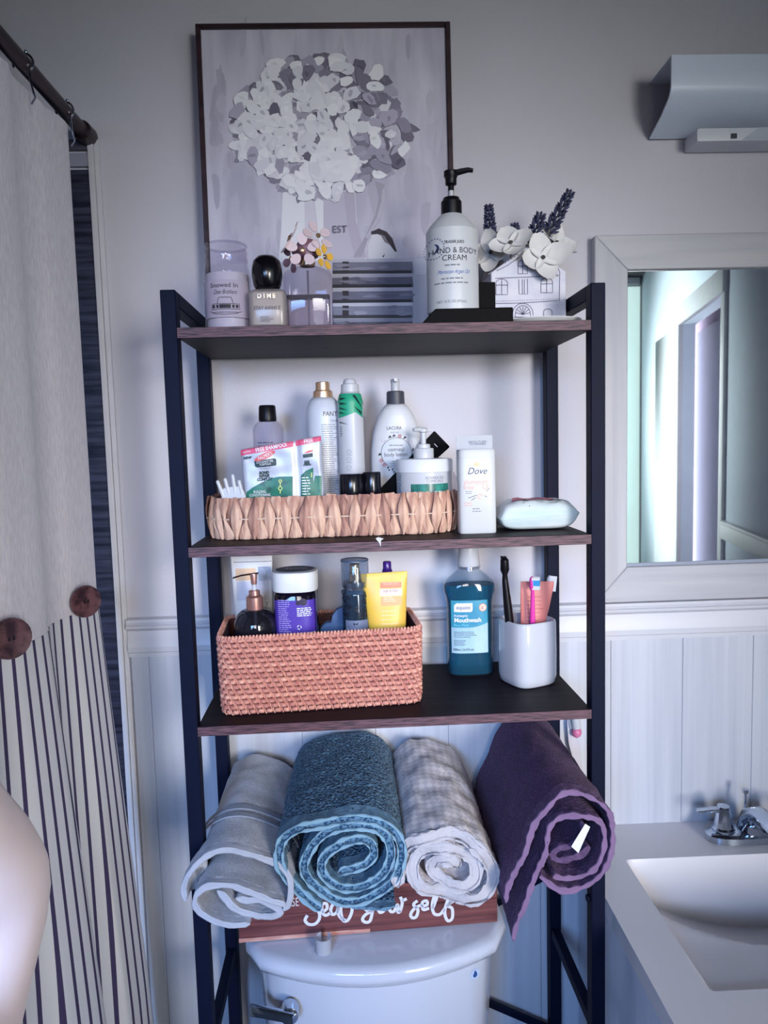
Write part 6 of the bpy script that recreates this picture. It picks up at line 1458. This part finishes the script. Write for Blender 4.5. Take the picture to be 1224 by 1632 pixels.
# cream waffle towel
t3 = thing('rolled_towel', 'cream waffle-textured rolled towel between the blue and purple ones', 'towel', (aty(712, 1430, -0.325).x, -0.18, RZ0))
C1 = mat('waffle_cream', (224, 216, 218), 0.95, col2=(202, 194, 200), scale=(110, 110, 60), bump=0.5, kind='checker', spec=0.1); CH = mat('hem_cream', (188, 184, 190), 0.9, bump=0.5, bscale=(180, 180, 180))
p = crop(3.06, 600, 1140, [(95, 830), (110, 760), (128, 690), (165, 630), (240, 596), (330, 590), (430, 612), (510, 660), (555, 730), (575, 810), (540, 870), (470, 905), (380, 905), (290, 885), (210, 840), (180, 780), (200, 715), (270, 668), (360, 662), (440, 700), (490, 760), (480, 820), (410, 850), (330, 830), (275, 780), (300, 730), (370, 725), (410, 770)])
towel_sheet(t3, p, -0.340, -0.05, 0.0170, C1, CH, 'waffle_roll', recess=0.014, seed=5, zmin=RZ0 + 0.001, wav=0.006, nz=0.0018, hem_d=0.006, zs=1.2, amp=1.3, rip=0.6, double=True, endmat=CH)
# purple towel
t4 = thing('rolled_towel', 'dark purple rolled towel with a drooping corner, rightmost', 'towel', (aty(880, 1400, -0.35).x, -0.18, RZ0))
P1 = terry('terry_purple', (106, 72, 114), (60, 40, 70), (400, 400, 400), 0.7, (420, 420, 420)); PH = mat('hem_purple', (104, 80, 114), 0.9, col2=(82, 60, 92), scale=(140, 140, 140), bump=0.4, bscale=(220, 220, 220))
p = crop(3.06, 600, 1140, [(632, 915), (640, 860), (678, 760), (725, 670), (762, 570), (805, 490), (868, 412), (940, 384), (1030, 398), (1108, 440), (1148, 510), (1158, 620), (1115, 750), (1045, 830), (965, 858), (880, 845), (800, 790)])
towel_sheet(t4, p, -0.375, -0.05, 0.0072, P1, PH, 'outer_layer', seed=6, hem_d=0.022, wav=0.003, edge=mat('edge_purple', (126, 100, 134), 0.9))
p = crop(3.06, 600, 1140, [(672, 1108), (690, 1010), (740, 880), (790, 760), (825, 660), (845, 560), (895, 512), (975, 490), (1055, 500), (1105, 545), (1118, 620), (1080, 720), (1010, 790), (930, 806), (860, 780)])
towel_sheet(t4, p, -0.372, -0.07, 0.0072, P1, PH, 'inner_layer', seed=7, hem_d=0.022, wav=0.003, edge=MATS['edge_purple'])
p = crop(3.06, 600, 1140, [(1000, 520), (1010, 570), (965, 625), (895, 655), (862, 685), (885, 714), (945, 700), (1000, 680), (1040, 640)])
towel_sheet(t4, p, -0.352, -0.09, 0.008, P1, PH, 'core_fold', seed=9)
a, b_, c, d = [aty(600 + x / 3.06, 1140 + y / 3.06, -0.366) - t4.location for x, y in ((1018, 530), (1042, 545), (985, 672), (950, 640))]
part('care_tag', MB().loft([[a, b_, c, d], [v + Vector((0.0003, 0.0008, 0)) for v in (a, b_, c, d)]]), mat('tag_white', (228, 228, 236), 0.7), t4, smooth=False)

# ------------------------------------------------------------------ wooden sign on the tank
LZW = 0.6515
sl, sr_ = atz(381, 1503, LZW), atz(793, 1470, LZW)
sc0 = (sl + sr_) / 2; syaw = math.atan2(sr_.y - sl.y, sr_.x - sl.x); sw = (sr_ - sl).length
sign = thing('wooden_sign', 'stained wooden sign with white script reading please seat yourself', 'sign', sc0, syaw)
SGN = mat('stained_pine', (128, 74, 72), 0.45, col2=(70, 34, 40), scale=(6, 40, 110), detail=6, contrast=(0.3, 0.7), bump=0.12)
SH = 0.085
for k in range(2): part('plank', MB().box((-sw / 2, 0.0, k * SH / 2 + 0.0003), (sw / 2, 0.018, (k + 1) * SH / 2)), SGN, sign, bevel=0.0012, seg=1)
part('pale_edge', MB().box((-sw / 2, -0.0006, 0.0008), (-sw / 2 + sw * 0.5, 0.0002, 0.0075)), mat('pine_raw', (206, 160, 146), 0.5, col2=(168, 108, 100), scale=(20, 20, 200)), sign, smooth=False)
def G2(x, y):
    q = aty(420 + x / 3.221, 1410 + y / 3.221, sc0.y); dx = q.x - sc0.x; q = aty(420 + x / 3.221, 1410 + y / 3.221, sc0.y + dx * math.tan(syaw)); return (q.x - sc0.x, q.z - LZW)
def GS(*pts): return [(p.x, p.y) for p in catmull([Vector((*G2(*q), 0)) for q in pts], 0.0015)]
scr = [GS((262, 60), (240, 75), (255, 110), (285, 140), (285, 175), (262, 200), (230, 200), (213, 180), (225, 155)),                      # S
       GS((300, 140), (325, 120), (322, 95), (300, 100), (302, 140), (320, 155), (345, 140)),                                            # e
       GS((385, 100), (360, 95), (345, 125), (352, 150), (375, 140), (386, 100), (382, 140), (398, 170), (420, 180)),                    # a
       GS((400, 60), (396, 130), (408, 180), (432, 180), (452, 140), (455, 95)), GS((385, 85), (450, 75)),                               # t
       GS((528, 95), (525, 125), (545, 130), (562, 100), (556, 150), (545, 185), (522, 190), (508, 175), (525, 150), (565, 130)),        # y
       GS((610, 100), (588, 115), (598, 140), (620, 128), (612, 100), (640, 98)), GS((650, 95), (648, 130), (668, 135), (688, 100), (690, 140), (705, 130)),   # o u
       GS((702, 60), (712, 90), (700, 140)), GS((712, 80), (735, 70)),                                                                    # r
       GS((790, 80), (770, 100), (792, 125), (785, 160), (765, 168), (755, 150), (775, 120), (812, 100)),                                # s
       GS((812, 110), (840, 100), (836, 80), (815, 90), (820, 125), (850, 118)),                                                         # e
       GS((868, 120), (890, 60), (880, 50), (866, 100), (875, 145), (905, 150), (930, 120)),                                             # l
       GS((940, 110), (975, 70), (970, 50), (945, 80), (930, 140), (945, 182), (968, 170), (968, 120), (945, 105), (985, 75))]           # f
part('script_lettering', MB().strokes(scr, 0.0052, -0.0012), mat('paint_white', (214, 214, 224), 0.6), sign, smooth=False)
q = G2(120, 92); text('PLEASE', 0.021, MATS['paint_white'], sign, q[0], q[1], y=-0.0012, sx=0.6)

# white wand with a pink tip hanging on the wall by the right posts
a = aty(916, 1140, -0.022)
wn = thing('plastic_wand', 'white hooked plastic wand with a pink ball tip behind the purple towel', 'wand', (a.x, -0.010, a.z + 0.02))
d = lambda px, py, Y: aty(px, py, Y) - wn.location
part('strap', MB().loft([[d(x0, y, -0.022), d(x1, y, -0.022), d(x1, y, -0.012), d(x0, y, -0.012)] for x0, x1, y in ((903, 908, 1120), (904, 910, 1160), (906, 922, 1185), (914, 926, 1215), (922, 934, 1245))]), mat('strap_white', (206, 202, 212), 0.5), wn, bevel=0.001, seg=1)
part('hook_arm', MB().tube([d(912, 1135, -0.02), d(908, 1148, -0.022), d(911, 1160, -0.024)], [0.003, 0.0035, 0.004], 10), WHITEP, wn)
part('neck', MB().tube([d(915, 1128, -0.03), d(917, 1145, -0.03), d(919, 1160, -0.03)], [0.008, 0.0085, 0.0085], 14), WHITEP, wn)
q = d(919, 1167, -0.03)
part('ball_tip', MB().loft([sring(0.019 * math.cos(t) + 1e-4, 0.019 * math.cos(t) + 1e-4, q.z + 0.0105 * math.sin(t), 2, 18, q.x, q.y) for t in [math.radians(v) for v in range(-88, 89, 16)]]), mat('tip_pink', (214, 120, 160), 0.35), wn)
part('wall_peg', MB().lathe([(0.003, 0), (0.003, 0.02)], 8).xf(Matrix.Translation(d(914, 1130, -0.028)) @ Matrix.Rotation(-PI / 2, 4, 'X')), CHR, wn)

# ------------------------------------------------------------------ bent elbow of the person at the left edge
pe = aty(82, 1365, -0.90)
per_ = thing('person', 'pale pink sleeved elbow of a person at the left edge of the picture', 'person', (pe.x - 0.06, -0.93, FLOOR))
def wl(px, py, Y): return aty(px, py, Y) - per_.location
chain = catmull([wl(-195, 1140, -0.99), wl(-120, 1265, -0.96), wl(-45, 1370, -0.92), wl(-12, 1430, -0.905), wl(-22, 1510, -0.91), wl(-55, 1640, -0.94), wl(-100, 1800, -1.0), wl(-145, 1960, -1.06)], 0.012)
n = len(chain); rad = []
for i in range(n):
    t = i / (n - 1); rad.append(0.036 - 0.006 * t + 0.005 * math.exp(-((t - 0.40) / 0.10) ** 2))
am = MB().tube(chain, rad, 28)
tip = wl(82, 1362, -0.90)
for i, v in enumerate(am.v):   # the point of the elbow
    dd = (v - tip).length; am.v[i] = v + (tip - v) * 0.42 * math.exp(-(dd / 0.016) ** 2)
part('arm', am, mat('sleeve_blush', (236, 214, 214), 0.85, var=0.02, scale=(30, 30, 30), sheen=0.3), per_, sharp=80)
